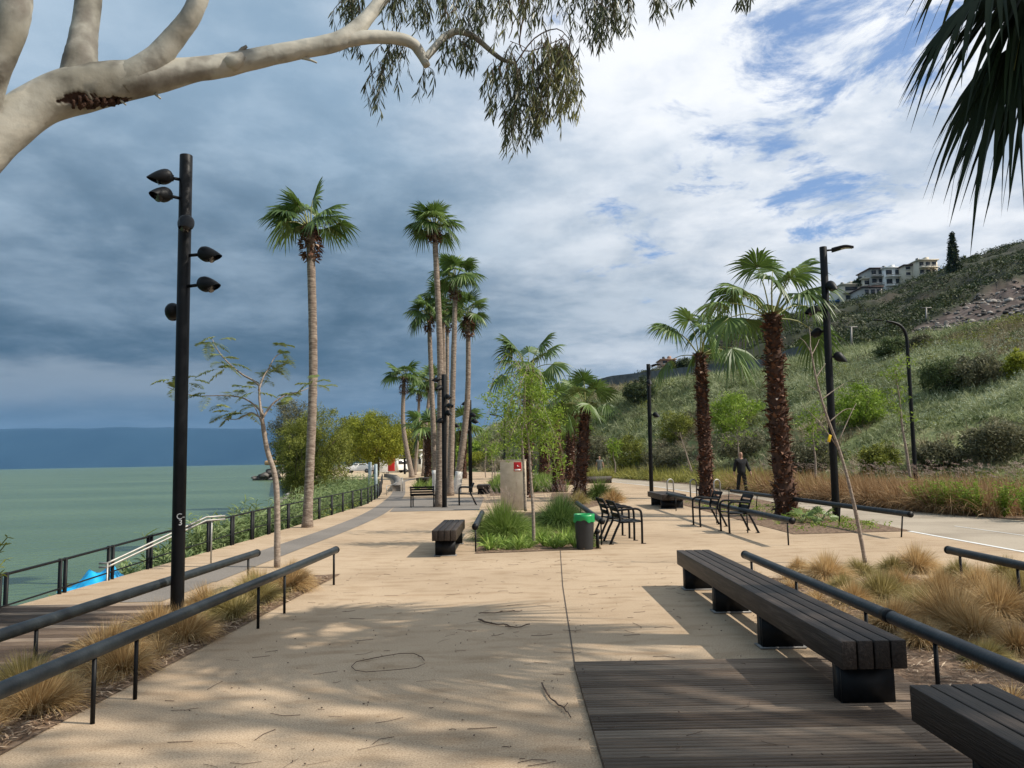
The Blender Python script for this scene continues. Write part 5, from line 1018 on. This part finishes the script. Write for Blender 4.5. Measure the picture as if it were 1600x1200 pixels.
for k in range(230):
    y = rg.uniform(24, 50); x = ex(y)-rg.uniform(.4, 4.0); reed((x, y, zbank(x, y)+.1), rg.uniform(.8, 1.5), 4)
tag(m.build('reeds', M['reed']), 'green reeds crowding the lake bank outside the fence', 'reeds', kind='stuff')
m = MB()
for k in range(170):
    y = rg.uniform(16, 70); x = ex(y)-rg.uniform(.3, 5.5); leafcloud(m, (x, y, zbank(x, y)+.35), (.5, .5, .4), 60, .12)
tag(m.build('bank_undergrowth', M['leaf_olive']), 'tangled low shrubs on the bank', 'undergrowth', kind='stuff')
def rock(mb, c, s, seed):
    n1, n2 = 7, 10; V = []
    for i in range(n1):
        for j in range(n2):
            a, b = PI*i/(n1-1), 2*PI*j/n2; d = np.array([math.sin(a)*math.cos(b), math.sin(a)*math.sin(b), math.cos(a)]); V.append(np.array(c)+d*s*(1+.5*mn.noise(Vector(tuple(d*1.4))+Vector((seed*3.1, 0, 0)))))
    i = np.arange(n1-1)[:, None]*n2; j = np.arange(n2)[None, :]; mb.add(V, [np.stack([i+j, i+(j+1) % n2, i+n2+(j+1) % n2, i+n2+j], -1).reshape(-1, 4)], rg.random())
m = MB()
for k in range(330):
    y = rg.uniform(8, 75)**1.0; x = sx(y)+rg.normal(.3, .7); s = rg.uniform(.08, .28)*(1+y/50); rock(m, (x, y, zbank(x, y)+s*.2), np.array([s, s*.8, s*.6]), k)
for k in range(90):
    y = rg.uniform(9, 20); x = ex(y)-rg.uniform(.4, 3); s = rg.uniform(.05, .13); rock(m, (x, y, zbank(x, y)+s*.3), np.array([s, s*.8, s*.6]), k)
tag(m.build('shore_rocks', M['rock']), 'stones strewn along the waterline', 'rocks', kind='stuff')
t = thing('breakwater', 'stone breakwater with a tan top reaching into the lake', 'breakwater', (-48, 155, WZ)); m = MB()
for k in range(420):
    f = rg.random(); c = A(404+f*70, 740, 155); q = rg.normal(0, .45); s = rg.uniform(.35, .8); top = min(1, f*3.2)*3.0*(1-abs(q)*.5); rock(m, (c[0], 155+q*4.5, WZ+rg.uniform(0, max(.5, top-.4))), np.array([s*1.2, s, s*.7]), k)
m.build('rocks', M['rock'], t); m = MB(); a, b = A(414, 740, 154), A(478, 740, 154); m.box(((a[0]+b[0])/2, 155, WZ+3.35), (b[0]-a[0], 3.4, .9)); m.build('top', pm('tan_earth', [(.3, (.42, .25, .12)), (.7, (.62, .42, .24))], .8, .9, 1, 2), t, bevel=.3)
# leafy sprig at the left photo edge
m = MB(); c0 = np.array([-6.05, 8.4, 0]); c0 = A(-60, 960, 8.2); c0[2] = 0
for q in range(22):
    e = A(rg.uniform(-70, 12), rg.uniform(815, 905), 8.2+rg.normal(0, .3)); md = (c0+e)/2+rg.normal(0, .06, 3); P = interp([c0, md, e], 8); m.tube(P, .006, 4, cap=False); k = 30; ii = rg.integers(3, 8, k); blades(m, P[ii], nrm(rdir(k, -.2, .8)), rg.uniform(.05, .1, k), rg.uniform(.015, .024, k), rg.uniform(0, .5, k), 3, rg.normal(.55, .2, k).clip(0, 1), None, 'leaf')
tag(m.build('leafy_shrub', M['leaf_olive'], origin=tuple(map(float, c0))), 'leafy sprig poking in at the left edge above the water', 'shrub')
# ------------------------------------------------------------------ vegetation on the slope
rg = np.random.default_rng(13)
def scatter_slope(n, f0, f1, px0=900, px1=1640, far=False, bias=1.):
    out = []
    for k in range(n):
        px = rg.uniform(px0, px1); u = uv_(px, 640)[0]; Y0 = np.interp(u, RUF, RYF); Y1 = np.interp(u, RU1[:, 0], RY1); Y2 = np.interp(u, RU2[:, 0], RY2)
        if not far: Y = Y0+(Y1-Y0)*(f0+(f1-f0)*rg.random()**bias)
        else: Y = Y1*1.16+(Y2-Y1*1.16)*(f0+(f1-f0)*rg.random())
        out.append((px, u, Y, hill(u, Y)))
    return out
g1, g2 = MB(), MB()
for px, u, Y, z in scatter_slope(9500, 0, 1.02, 745, 1660, bias=.8):
    s = .35+Y/75; dn = mn.noise(Vector((u*Y*.11, Y*.11, 7))); low_ = (Y-np.interp(u, RUF, RYF)) < 7
    mb = g2 if (dn > .18 or (low_ and rg.random() < .6)) else g1
    tuft(mb, (u*Y, Y, z-.05), .6*s, rg.uniform(.35, .75)*s*1.1, 13, w=.045*s, spread=1.2, droop=.8, seg=2, lean=(-.25, -.1), var0=mn.noise(Vector((u*Y*.3, Y*.3, 1)))*.5)
tag(g1.build('slope_grass', M['hillgrass']), 'pale green grass covering the lower slope', 'grass', kind='stuff'); tag(g2.build('dry_slope_grass', M['hilldry']), 'dry brownish grass patches on the lower slope', 'grass', kind='stuff')
fl = MB()
for px, u, Y, z in scatter_slope(5200, .02, .8, 1180, 1640, bias=.9):
    if mn.noise(Vector((u*Y*.1, Y*.1, 17))) < -.05: continue
    s = .03+Y*.0006; leafcloud(fl, (u*Y, Y, z+rg.uniform(.2, .5)), (s*2, s*2, s), 4, s*1.2, .6)
tag(fl.build('wild_flowers', leafm('white_flower', (.22, .28, .18), (.36, .42, .30), (.55, .60, .48), .2)), 'tiny white flowers sprinkled over the lower slope', 'flowers', kind='stuff')
BG = 'bushes on the slope'
def bush(label, px, py, wpx, hpx, mat, n=120, nl=60, name='bush', far=False):
    p = hpt(px, py, far); Y = p[1]; w, h = wpx*Y/FOC/2, hpx*Y/FOC; t = thing(name, label, 'bush', p, 0, BG); m = MB()
    for k in range(6): e = p+[rg.normal(0, w*.4), rg.normal(0, w*.3), h*.6]; m.tube([p-[0, 0, .2], (p+e)/2, e], [.03*w+.02, .02*w+.01, .008], 5)
    m.build('stems', M['bark'], t); l = MB(); crown(l, p+[0, 0, h*.42], (w, w*.8, h*.55), n, nl, max(.2, w*.26), .03*w+.07+Y*.0010, .35, .16, .8); l.build('foliage', M[mat], t)
for a in [('rounded bright green bush above the far end of the grass band', 985, 735, 62, 56, 'leaf_olive'), ('broad green bush left of the palm by the chairs', 1060, 690, 60, 48, 'leaf_olive'), ('large green bush between the two shaggy palms', 1150, 672, 90, 58, 'leaf_light'), ('grey bush behind the walking man in black', 1170, 715, 110, 40, 'leaf_grey'), ('dark low bush at the slope foot left of the palm', 1045, 735, 80, 34, 'leaf_grey'),
          ('yellow green bush behind the right lamp post', 1345, 665, 86, 62, 'leaf_light'), ('dark bush hollow on the right slope with fallen branch', 1475, 612, 70, 52, 'leaf_scrub'), ('brown grey bush right of the dark hollow', 1530, 600, 90, 48, 'leaf_grey'), ('dark shrub on the slope crest left of the curved lamp', 1395, 560, 52, 34, 'leaf_scrub'), ('dark shrub on the slope crest right of the curved lamp', 1440, 545, 36, 22, 'leaf_grey'),
          ('grey brown bush low on the slope at the right photo edge', 1560, 715, 110, 56, 'leaf_grey'), ('grey bush at the slope foot behind the curved lamp', 1470, 730, 70, 34, 'leaf_grey'), ('green bush at the slope foot right of the lamp post', 1375, 735, 60, 40, 'leaf_olive'), ('dark round tree like bush on the left crest behind the armed lamp', 1005, 632, 44, 44, 'leaf_dark'), ('second dark bush on the left crest beside the white hut', 990, 628, 30, 30, 'leaf_dark'),
          ('small dark bush on the crest near the far house', 1070, 585, 40, 26, 'leaf_dark'), ('bright shrub at the right photo edge on the slope', 1592, 590, 34, 40, 'leaf_yellow'), ('dry grey bush in the middle of the slope foot', 1270, 735, 90, 44, 'leaf_grey'), ('small yellow green bush at the slope start left of the cabinet', 745, 728, 40, 22, 'leaf_yellow'), ('light green bush behind the trio of shaggy palms', 870, 715, 60, 36, 'leaf_olive'), ('grey green bush behind the walking man in grey', 935, 725, 60, 44, 'leaf_grey'), ('pale green bush above the far grass band', 905, 690, 50, 30, 'leaf_light')]: bush(*a)
mm_ = [MB(), MB(), MB()]
for px, u, Y, z in scatter_slope(620, .03, 1.0, 760, 1650, bias=.8):
    dn = mn.noise(Vector((u*Y*.06, Y*.06, 40)))
    if dn < -.1: continue
    s = rg.uniform(.25, .8)*(.6+Y/90); leafcloud(mm_[int(rg.integers(0, 3))], (u*Y, Y, z+s*.3), (s*rg.uniform(.9, 1.6), s, s*rg.uniform(.5, .8)), int(70+60*s), .09+Y*.0013)
for b_, mt_, l_ in zip(mm_, ('leaf_olive', 'leaf_grey', 'leaf_scrub'), ('olive', 'grey', 'dull green')): tag(b_.build('slope_scrub', M[mt_]), l_+' low scrub merging into the slope grass', 'scrub', kind='stuff')
m = MB(); m2 = MB()
for px, u, Y, z in scatter_slope(6000, 0, .98, 930, 1650, True):
    s = rg.uniform(.4, 1.4)*(1 if Y < 150 else 1.3); dd = mn.noise(Vector((u*Y*.03, Y*.03, 2)))
    if dd < -.42: continue
    pxx, pyy = proj((u*Y, Y, z)); 
    if pxx > 1420 and 425 < pyy and pyy > np.interp(pxx, [1380, 1450, 1560, 1640, 2300], [535, 500, 440, 418, 300])+2: continue
    leafcloud(m if rg.random() < .6 else m2, (u*Y, Y, z+s*.25), (s, s, s*.45), 30, .42*s**.5)
tag(m.build('ridge_scrub', M['leaf_dark']), 'scrub covering the upper slope, coloured dark as under cloud shadow', 'scrub', kind='stuff'); tag(m2.build('ridge_scrub', leafm('shaded_scrub', (.035, .045, .014), (.065, .075, .026), (.11, .12, .05), .15)), 'dull green scrub on the upper slope', 'scrub', kind='stuff')  # upper slope's cloud shadow put into the darker leaf colours
m = MB()
for px, u, Y, z in scatter_slope(2600, .0, .9, 1440, 1680, True):
    pxx, pyy = proj((u*Y, Y, z))
    if pyy < np.interp(pxx, [1380, 1450, 1560, 1640, 2300], [535, 500, 440, 418, 300])+3: continue
    s = rg.uniform(.07, .26)*(1+.8*(rg.random() < .05)); rock(m, (u*Y, Y, z+s*.2), np.array([s, s, s*.6]), px)
tag(m.build('scree_rocks', M['rock']), 'loose stones on the bare scree', 'rocks', kind='stuff')
# retaining wall and road edge between the slopes
P = []; 
for px in np.linspace(925, 1290, 60):
    u = uv_(px, 590)[0]; Y = np.interp(u, RU1[:, 0], RY1)*1.135; P.append((u*Y, Y, hill(u, Y, False)))
P = np.array(P); hgt = np.array([1.1*Y_/95+.25 for Y_ in P[:, 1]])[:, None]*np.array([[0, 0, 1.]]); V = np.concatenate([P-[0, 0, 1.5], P+hgt, P+hgt+[.3, .6, 0], P+[.3, .6, -1.5]]); i = np.arange(59); m = MB()
m.add(V, [np.concatenate([np.stack([i+60*k, i+1+60*k, i+1+60*(k+1), i+60*(k+1)], 1) for k in range(3)])]); tag(m.build('retaining_wall', pm('dark_stone_wall', [(.3, (.06, .065, .065)), (.7, (.13, .135, .13))], 1.2, .9, .5, 3), origin=tuple(map(float, P[0]))), 'long dark retaining wall along the road across the slope', 'wall')
# ------------------------------------------------------------------ trees on the skyline
p = hpt(1491, 424, True); b = np.array([p[0], p[1], p[2]-1]); T = A(1491, 366, p[1]); H_2 = T[2]-b[2]; t = thing('cypress_tree', 'tall dark cypress on the skyline right of the houses', 'tree', b); m = MB(); m.tube([b, b+[0, 0, H_2*.9]], [.35, .05], 7); m.build('trunk', M['bark'], t); l = MB()
for k in range(150):
    q = rg.random(); w = 1.55*(1-q)**.8+.12; a = rg.uniform(0, 6.28); leafcloud(l, b+[math.cos(a)*w*.7, math.sin(a)*w*.7, H_2*(.08+.9*q)], (w*.35, w*.35, 1.), 26, .5, .3)
l.build('crown', M['leaf_dark'], t)
for x, y, w_, h_, lab in [(1508, 418, 14, 20, 'dark tree close right of the cypress'), (1520, 414, 14, 17, 'second dark tree right of the cypress'), (1532, 411, 14, 14, 'lowest dark tree right of the cypress'), (1576, 397, 7, 22, 'lone thin tree on the skyline'), (1593, 392, 22, 12, 'bush clump at the top right of the skyline'), (1383, 462, 14, 12, 'small round tree in front of the white house'), (1312, 477, 9, 12, 'dark tree left of the cream house'), (1340, 447, 14, 12, 'tree crown above the cream house roof'), (1100, 575, 50, 30, 'dark tree on the slope between the shaggy palms')]:
    Yy = float(np.interp(uv_(x, y)[0], RU2[:, 0], RY2))*.985; c = A(x, y-h_*.4, Yy); t = thing('skyline_tree', lab, 'tree', A(x, y+2, Yy), 0, 'trees on the skyline'); m = MB(); m.tube([A(x, y+3, Yy)-[0, 0, 2], c], [.2, .08], 6); m.build('trunk', M['bark'], t); l = MB(); crown(l, c, (w_*Yy/FOC/2, w_*Yy/FOC/2.4, h_*Yy/FOC/2), 34, 30, w_*Yy/FOC*.14, .6, .3); l.build('crown', M['leaf_dark'], t)
# ------------------------------------------------------------------ houses
M['h_white'] = flat('white_render', (.85, .84, .81), .8); M['h_cream'] = flat('cream_render', (.66, .59, .47), .85); M['h_grey'] = flat('grey_render', (.38, .36, .33), .85); M['h_dark'] = flat('dark_opening', (.03, .032, .038), .3, v=.3); M['h_roof'] = flat('brown_roof', (.09, .055, .05), .8); M['h_pink'] = flat('pink_render', (.42, .27, .20), .85); M['h_blue'] = flat('blue_canopy', (.06, .16, .38), .5)
def house(label, x0, x1, yt, yb, wall, cols, rows, Y=None, roof='slab', win=None, extra=(), name='hill_house', dep=8):
    """a block facing the lake: pixel rectangle gives its size at the distance of the slope"""
    if Y is None: Y = float(np.interp(uv_((x0+x1)/2, yb)[0], RU2[:, 0], RY2))*.98
    a, b_ = A(x0, yb, Y), A(x1, yb, Y); top = A((x0+x1)/2, yt, Y)[2]; bot = min(a[2], b_[2])-3; cx = (a[0]+b_[0])/2; W = b_[0]-a[0]; t = thing(name, label, 'house', (cx, Y, bot), 0, 'houses on the hill'); R = _rz(.10)
    m = MB(); m.box((cx, Y+dep/2, (top+bot)/2), (W, dep, top-bot), R=np.eye(3)); m.build('wall', M[wall], t)
    m = MB(); m.box((cx, Y+dep/2, top+.16), (W+.7, dep+.9, .3)); rf = m.build('roof', M['h_roof'] if roof == 'brown' else M[wall], t)
    if roof == 'slab':
        m = MB(); m.box((cx+W*.2, Y+dep*.4, top+.9), (W*.2, 2.2, 1.2)); m.build('roof_room', M[wall], rf); m = MB(); m.lathe([(.5, 0), (.5, 1.1), (.0, 1.2)], (cx-W*.2, Y+dep*.4, top+.31), 10); m.build('water_tank', M['h_dark'], rf)
    zb_ = min(a[2], b_[2]); fh = (top-zb_)/rows
    for r_ in range(rows):
        for c_ in range(cols):
            ww = W/cols*.62; wh = fh*.52; x = cx-W/2+W*(c_+.5)/cols; z = zb_+fh*(r_+.55); m = MB(); m.box((x, Y-.03, z), (ww, .1, wh)); w_o = m.build('window', M['h_dark'], t); m = MB(); m.box((x, Y-.10, z-wh/2-.06), (ww+.2, .2, .1)); m.build('sill', M['h_white' if wall != 'h_white' else 'h_grey'], w_o)
        if 'bal' in extra: m = MB(); m.box((cx, Y-.7, zb_+fh*r_+.05), (W*.96, 1.3, .18)); ba = m.build('balcony', M[wall], t); m = MB(); m.box((cx, Y-1.3, zb_+fh*r_+.55), (W*.96, .06, .12)); m.build('railing', M['h_grey'], ba)
    return t
house('cream house with two wide window bands at the left end of the row', 1316, 1347, 445, 472, 'h_cream', 1, 2, extra=('bal',))
house('grey unfinished house in the middle below the white one', 1350, 1379, 449, 466, 'h_grey', 3, 1, Y=205, roof='brown')
house('small tan tower house behind the cream one', 1350, 1361, 436, 460, 'h_cream', 1, 2)
house('dark topped grey house left of the white house', 1361, 1383, 420, 446, 'h_grey', 2, 2, roof='brown', extra=('bal',))
house('bright white two storey house in the middle of the row', 1383, 1412, 419, 447, 'h_white', 2, 2, extra=('bal',))
house('beige house with a brown roof right of the white house', 1414, 1436, 415, 432, 'h_cream', 2, 2, roof='brown')
house('pale beige house with balconies at the right end of the row', 1436, 1466, 407, 431, 'h_cream', 3, 2, extra=('bal',))
house('low shed under a blue awning left of the cream house', 1292, 1316, 471, 480, 'h_blue', 2, 1, roof='none')
house('pink far house on the left shoulder of the slope', 1034, 1056, 562, 580, 'h_pink', 2, 2, extra=('bal',), Y=255); house('long pale far terrace below the pink house', 1022, 1052, 577, 585, 'h_cream', 4, 1, Y=245, roof='none'); house('grey flat building partly behind palm fronds', 1118, 1152, 513, 530, 'h_grey', 4, 2, Y=225)
house('tiny far cream house left of the armed lamp post', 978, 992, 589, 596, 'h_cream', 2, 1, Y=280, roof='none'); house('white hut beside a dark bush on the left crest', 980, 998, 615, 624, 'h_white', 1, 1, Y=101, roof='none', dep=3); house('small white shed behind the trio of shaggy palms', 916, 944, 613, 629, 'h_white', 2, 1, Y=108, roof='none', dep=4)
# distant town bits
def block(name, label, cat, x0, x1, yt, Y, mat, dep=6, wins=5, roofm='h_white'):
    a, b_ = A(x0, 735, Y), A(x1, 735, Y); top = A(x0, yt, Y)[2]; t = thing(name, label, cat, (a[0], Y, 0)); m = MB(); m.box(((a[0]+b_[0])/2, Y+dep/2, top/2), (b_[0]-a[0], dep, top)); m.build('wall', M[mat], t); m = MB(); m.box(((a[0]+b_[0])/2, Y+dep/2, top+.12), (b_[0]-a[0]+.8, dep+.8, .22)); m.build('roof', M[roofm], t)
    for k in range(wins): m = MB(); m.box((a[0]+(b_[0]-a[0])*(k+.5)/wins, Y-.02, top*.55), ((b_[0]-a[0])/wins*.5, .1, top*.35)); m.build('window', M['h_dark'], t)
block('low_building', 'long low white building behind the far palms', 'building', 620, 652, 713, 125, 'h_cream', wins=6); block('white_kiosk', 'bright white kiosk block between far palm trunks', 'building', 652, 660, 705, 118, 'h_white', wins=1)
def car(label, px, py, Y, L_=4.2, van=False, rz=0.):
    c = A(px, py, Y); c[2] = 0; t = thing('parked_van' if van else 'parked_car', label, 'van' if van else 'car', c, rz); W = 1.75
    prof = [(-2.1, .35), (-2.1, .8), (-1.7, .95), (-1.0, 1.02), (-.45, 1.45), (.9, 1.47), (1.55, 1.05), (2.1, .92), (2.12, .35)] if not van else [(-2.4, .4), (-2.4, 1.0), (-1.9, 1.15), (-1.5, 1.9), (2.3, 1.95), (2.4, 1.0), (2.4, .4)]
    P = np.array(prof); n = len(P); V = np.concatenate([np.c_[P[:, 0], np.full(n, -W/2+.08*(P[:, 1] > 1.1)), P[:, 1]], np.c_[P[:, 0], np.full(n, W/2-.08*(P[:, 1] > 1.1)), P[:, 1]]])+c; i = np.arange(n)
    m = MB(); m.add(V, [np.stack([i, (i+1) % n, (i+1) % n+n, i+n], 1), i[None, ::-1], (i+n)[None, :]]); m.build('body', M['h_white'], t, bevel=.05)
    for s in (-1, 1):
        m = MB()
        if van: m.box(c+[-.9, s*(W/2-.05), 1.5], (1.2, .1, .45)); m.box(c+[.9, s*(W/2-.05), 1.5], (1.7, .1, .45))
        else: m.box(c+[-.25, s*(W/2-.055), 1.22], (.75, .05, .28)); m.box(c+[.6, s*(W/2-.055), 1.22], (.8, .05, .28))
        m.build('side_window', M['glass_dark'], t)
        for x in (-1.35, 1.35):
            m = MB(); m.tube([c+[x, s*(W/2-.1), .32], c+[x, s*(W/2+.02), .32]], .32, 14); w_ = m.build('wheel', M['h_dark'], t); m = MB(); m.tube([c+[x, s*(W/2+.01), .32], c+[x, s*(W/2+.035), .32]], .17, 10); m.build('rim', M['alu'], w_)
    m = MB(); m.box(c+[-1.2 if not van else -1.72, 0, 1.25 if not van else 1.55], (.1, W-.4, .35), R=np.array(Matrix.Rotation(-.6, 3, 'Y'))); m.build('windscreen', M['glass_dark'], t)
    for s in (-1, 1): m = MB(); m.box(c+[-2.1 if not van else -2.4, s*.6, .72], (.06, .3, .14)); m.build('headlight', M['white'], t)
car('white car parked on the sandy lot by the bay', 561, 727, 120); car('white van parked behind the red banner', 616, 728, 112, van=True, rz=.5); car('pale car half hidden behind the round tree', 592, 727, 135)
m = MB(); p_ = [G(545, 742)[:2], G(606, 738)[:2], G(640, 731.)[:2], G(540, 731)[:2]]; m.poly([(-22, 74), (-10.6, 74), (-14, 130), (-40, 132)], .012); struct('sand', m, pm('tan_gravel', [(.3, (.42, .32, .2)), (.7, (.58, .46, .31))], 2, .95, .5, 9))
b = G(607, 743); t = thing('banner_stand', 'red feather banner with a white edge near the bend', 'banner', b); T = A(608, 712, b[1]); m = MB(); m.tube([b, T+[0, 0, .1]], .04, 6); m.build('pole', M['alu'], t); m = MB(); m.box((b+T)/2+[.3, 0, .35], (.85, .06, (T-b)[2]*.86)); m.build('banner', M['red'], t, bevel=.1); m = MB(); m.box((b+T)/2+[.95, 0, .1], (.4, .05, (T-b)[2]*.66)); m.build('banner_edge', M['white'], t)
b = G(601, 742); t = thing('white_totem', 'white notice board left of the red banner', 'sign', b); m = MB(); m.box(b+[-.2, 0, 1.15], (1.5, .15, 1.7)); m.build('board', M['h_white'], t, bevel=.03); m = MB(); m.tube([b+[-.7, 0, 0], b+[-.7, 0, .4]], .05, 6); m.tube([b+[.3, 0, 0], b+[.3, 0, .4]], .05, 6); m.build('feet', M['alu'], t)
b = A(578, 765, 42); b[2] = -.5; b[0] = A(578, 740, 42)[0]; t = thing('marker_post', 'pair of pale blue grey posts outside the bend of the fence', 'post', b)
for x in (0, .32): m = MB(); m.tube([b+[x, 0, 0], (b[0]+x, 42, A(578, 722+x*10, 42)[2])], .09, 10); m.build('post', flat('blue_grey_paint', (.30, .36, .38), .5), t)
m = MB(); ribbon(m, [(-5.0, 47), (-2, 46.5)], .35, .10); ribbon(m, [(-5.0, 47), (-2, 46.5)], .35, .02); tag(m.build('kerb', M['cream'], origin=(-5, 47, 0)), 'pale kerb edging the far green planting', 'kerb')
# ------------------------------------------------------------------ people
def skinned(name, nodes, edges, mat, parent, sub=2, root=0):
    me = bpy.data.meshes.new(name); me.from_pydata([tuple(n_[:3]) for n_ in nodes], edges, []); o = bpy.data.objects.new(name, me); C.objects.link(o); o.parent = parent
    md = o.modifiers.new('s', 'SKIN'); md.use_smooth_shade = True
    sv_ = me.skin_vertices[0].data
    for i, n_ in enumerate(nodes): r = n_[3]; sv_[i].radius = r if isinstance(r, tuple) else (r, r)
    sv_[root].use_root = True; s = o.modifiers.new('u', 'SUBSURF'); s.levels = sub; s.render_levels = sub; me.materials.append(mat); return o
def person(label, loc, rz, top, trousers, stride=.16, bald=False, arms=(.3, -.25), out=.16, glasses=False, shoe=(.02, .02, .02), long_=True, hair=(.05, .04, .03)):
    """faces -Y locally"""
    t = thing('person', label, 'person', loc, rz); z = lambda v: v; st_ = stride
    hips = [(0, 0, .93, .11), (0, .0, 1.05, (.13, .10)), (0, .0, 1.22, (.16, .12)), (0, 0, 1.38, (.17, .115)), (0, 0, 1.47, (.085, .075)), (0, -.01, 1.54, .055)]
    N_b = list(hips); E_b = [(i, i+1) for i in range(5)]
    def addc(start, pts):
        a = start
        for p in pts: N_b.append(p); E_b.append((a, len(N_b)-1)); a = len(N_b)-1
        return a
    hx = 5; addc(hx, [(0, -.015, 1.62, (.072, .082)), (0, -.01, 1.70, (.078, .092)), (0, 0, 1.76, (.05, .06))])
    lg = {}
    for s in (-1, 1):
        f = s*st_; lg[s] = [(s*.095, 0, .88, .085), (s*.105, -f*.5-.03*0, .50, .058), (s*.11, (-f+.05) if f < 0 else -f*.9, .10, .04)]
        k = addc(0, lg[s]); x, y, zz, r = lg[s][-1]; addc(k, [(x, y-.02, .045, .038), (x, y-.15, .035, .03)])
    ar = {}
    for s, sw in zip((-1, 1), arms):
        ar[s] = [(s*.2, 0, 1.41, .062), (s*(.25+out*.4), sw*.25, 1.15, .046), (s*(.27+out), sw*.7-.05, .92, .033)]
        k = addc(3, ar[s]); x, y, zz, r = ar[s][-1]; k = addc(k, [(x+s*.01, y-.02, .85, .032)]); 
        for q in range(4): addc(k, [(x+s*.012-s*.0, y-.045+.02*q, .80, .0095), (x-s*.004, y-.05+.02*q, .765-.006*abs(q-1.5), .008)])
        addc(k, [(x-s*.0, y-.065, .83, .010), (x-s*.01, y-.075, .80, .009)])
    skinned('body', N_b, E_b, M['skin'], t)
    tm_ = flat('top_'+label[:6], top, .85, v=.2); tr_ = flat('trousers_'+label[:6], trousers, .85, v=.2)
    g = 1.16; Nj = [(0, 0, .80, (.20, .16)), (0, 0, .95, (.20, .16)), (0, 0, 1.22, (.195, .15)), (0, 0, 1.385, (.20, .14)), (0, 0, 1.475, (.09, .085))]; Ej = [(0, 1), (1, 2), (2, 3), (3, 4)]
    for s in (-1, 1):
        a = 3; pts = ar[s] if long_ else [ar[s][0], tuple(np.array(ar[s][0][:3])*.35+np.array(ar[s][1][:3])*.65)+(.06,)]
        for p in pts: Nj.append((*p[:3], (p[3]+.028))); Ej.append((a, len(Nj)-1)); a = len(Nj)-1
    skinned('jacket' if long_ else 'shirt', Nj, Ej, tm_, t)
    Nt = [(0, 0, .97, (.17, .14)), (0, 0, .86, (.18, .15))]; Et = [(0, 1)]
    for s in (-1, 1):
        a = 1
        for p in lg[s]: Nt.append((*p[:3], p[3]+.03)); Et.append((a, len(Nt)-1)); a = len(Nt)-1
    skinned('trousers', Nt, Et, tr_, t)
    for s in (-1, 1):
        x, y, zz, r = lg[s][-1]; m = MB(); m.lathe([(.0, -.16), (.035, -.14), (.048, -.07), (.045, .03), (.04, .08), (0, .10)], (0, 0, 0), 12, cap=False); V = m.V[0]; m.V[0] = np.stack([V[:, 0], V[:, 2], np.maximum(V[:, 1], -.03)], 1)+np.array([x, y-.03, .042]); m.build('shoe', flat('shoe', shoe, .6), t, True)
    if not bald:
        m = MB(); m.lathe([(.0, .10), (.05, .095), (.082, .06), (.092, .0), (.085, -.06), (.07, -.08)], (0, .012, 1.70), 16, cap=False); m.V[0][:, 1] = .012+(m.V[0][:, 1]-.012)*1.1; V = m.V[0]; m.V[0] = np.where((V[:, 1:2] < -.045) & (V[:, 2:3] < 1.73), V+[0, .03, .045], V); m.build('hair', flat('hair', hair, .9), t, True)
    else:
        m = MB()
        for s in (-1, 1): m.box((s*.083, .01, 1.665), (.012, .03, .05))
        m.build('ears', M['skin'], t, bevel=.005)
    m = MB(); m.box((0, -.10, 1.655), (.022, .035, .04)); m.build('nose', M['skin'], t, bevel=.006)
    m = MB(); m.box((0, -.096, 1.615), (.045, .012, .008)); m.build('mouth', flat('lips', (.3, .1, .08), .6), t)
    m = MB()
    if glasses: m.box((-.034, -.105, 1.69), (.052, .012, .032)); m.box((.034, -.105, 1.69), (.052, .012, .032)); m.box((0, -.103, 1.695), (.15, .006, .008)); m.build('sunglasses', M['glass_dark'], t, bevel=.004)
    else: m.box((-.032, -.094, 1.69), (.024, .006, .01)); m.box((.032, -.094, 1.69), (.024, .006, .01)); m.build('eyes', M['glass_dark'], t)
    return t
person('person in a black jacket and sunglasses striding towards the viewer on the path', (9.72, 33.0, 0), .12, (.012, .012, .013), (.012, .012, .014), stride=.17, out=.05, glasses=True, arms=(.1, -.2), bald=True)
mp_ = G(928, 744); person('person in a grey tee shirt walking away on the far path', (mp_[0], mp_[1]*.93, 0), PI-.2, (.16, .17, .15), (.14, .15, .16), stride=.1, long_=False, out=.05, arms=(.1, -.1), hair=(.3, .2, .14))
for o in bpy.data.objects:
    if '_o' in o: del o['_o']
# ------------------------------------------------------------------ air
HAZE = True
if HAZE:
    m = MB(); m.box((-2500, 3650, 226.5), (21000, 8900, 465)); hm, hn, hl = newmat('air'); hn.remove(hn['Principled BSDF']); pv = hn.new('ShaderNodeVolumePrincipled')
    pv.inputs['Color'].default_value = (.22, .52, .92, 1); pv.inputs['Density'].default_value = 4e-5; pv.inputs['Anisotropy'].default_value = 0
    hl.new(pv.outputs[0], hn['Material Output'].inputs['Volume']); o = m.build('haze', hm); tag(o, 'thin blue haze over the lake', 'haze', kind='stuff')
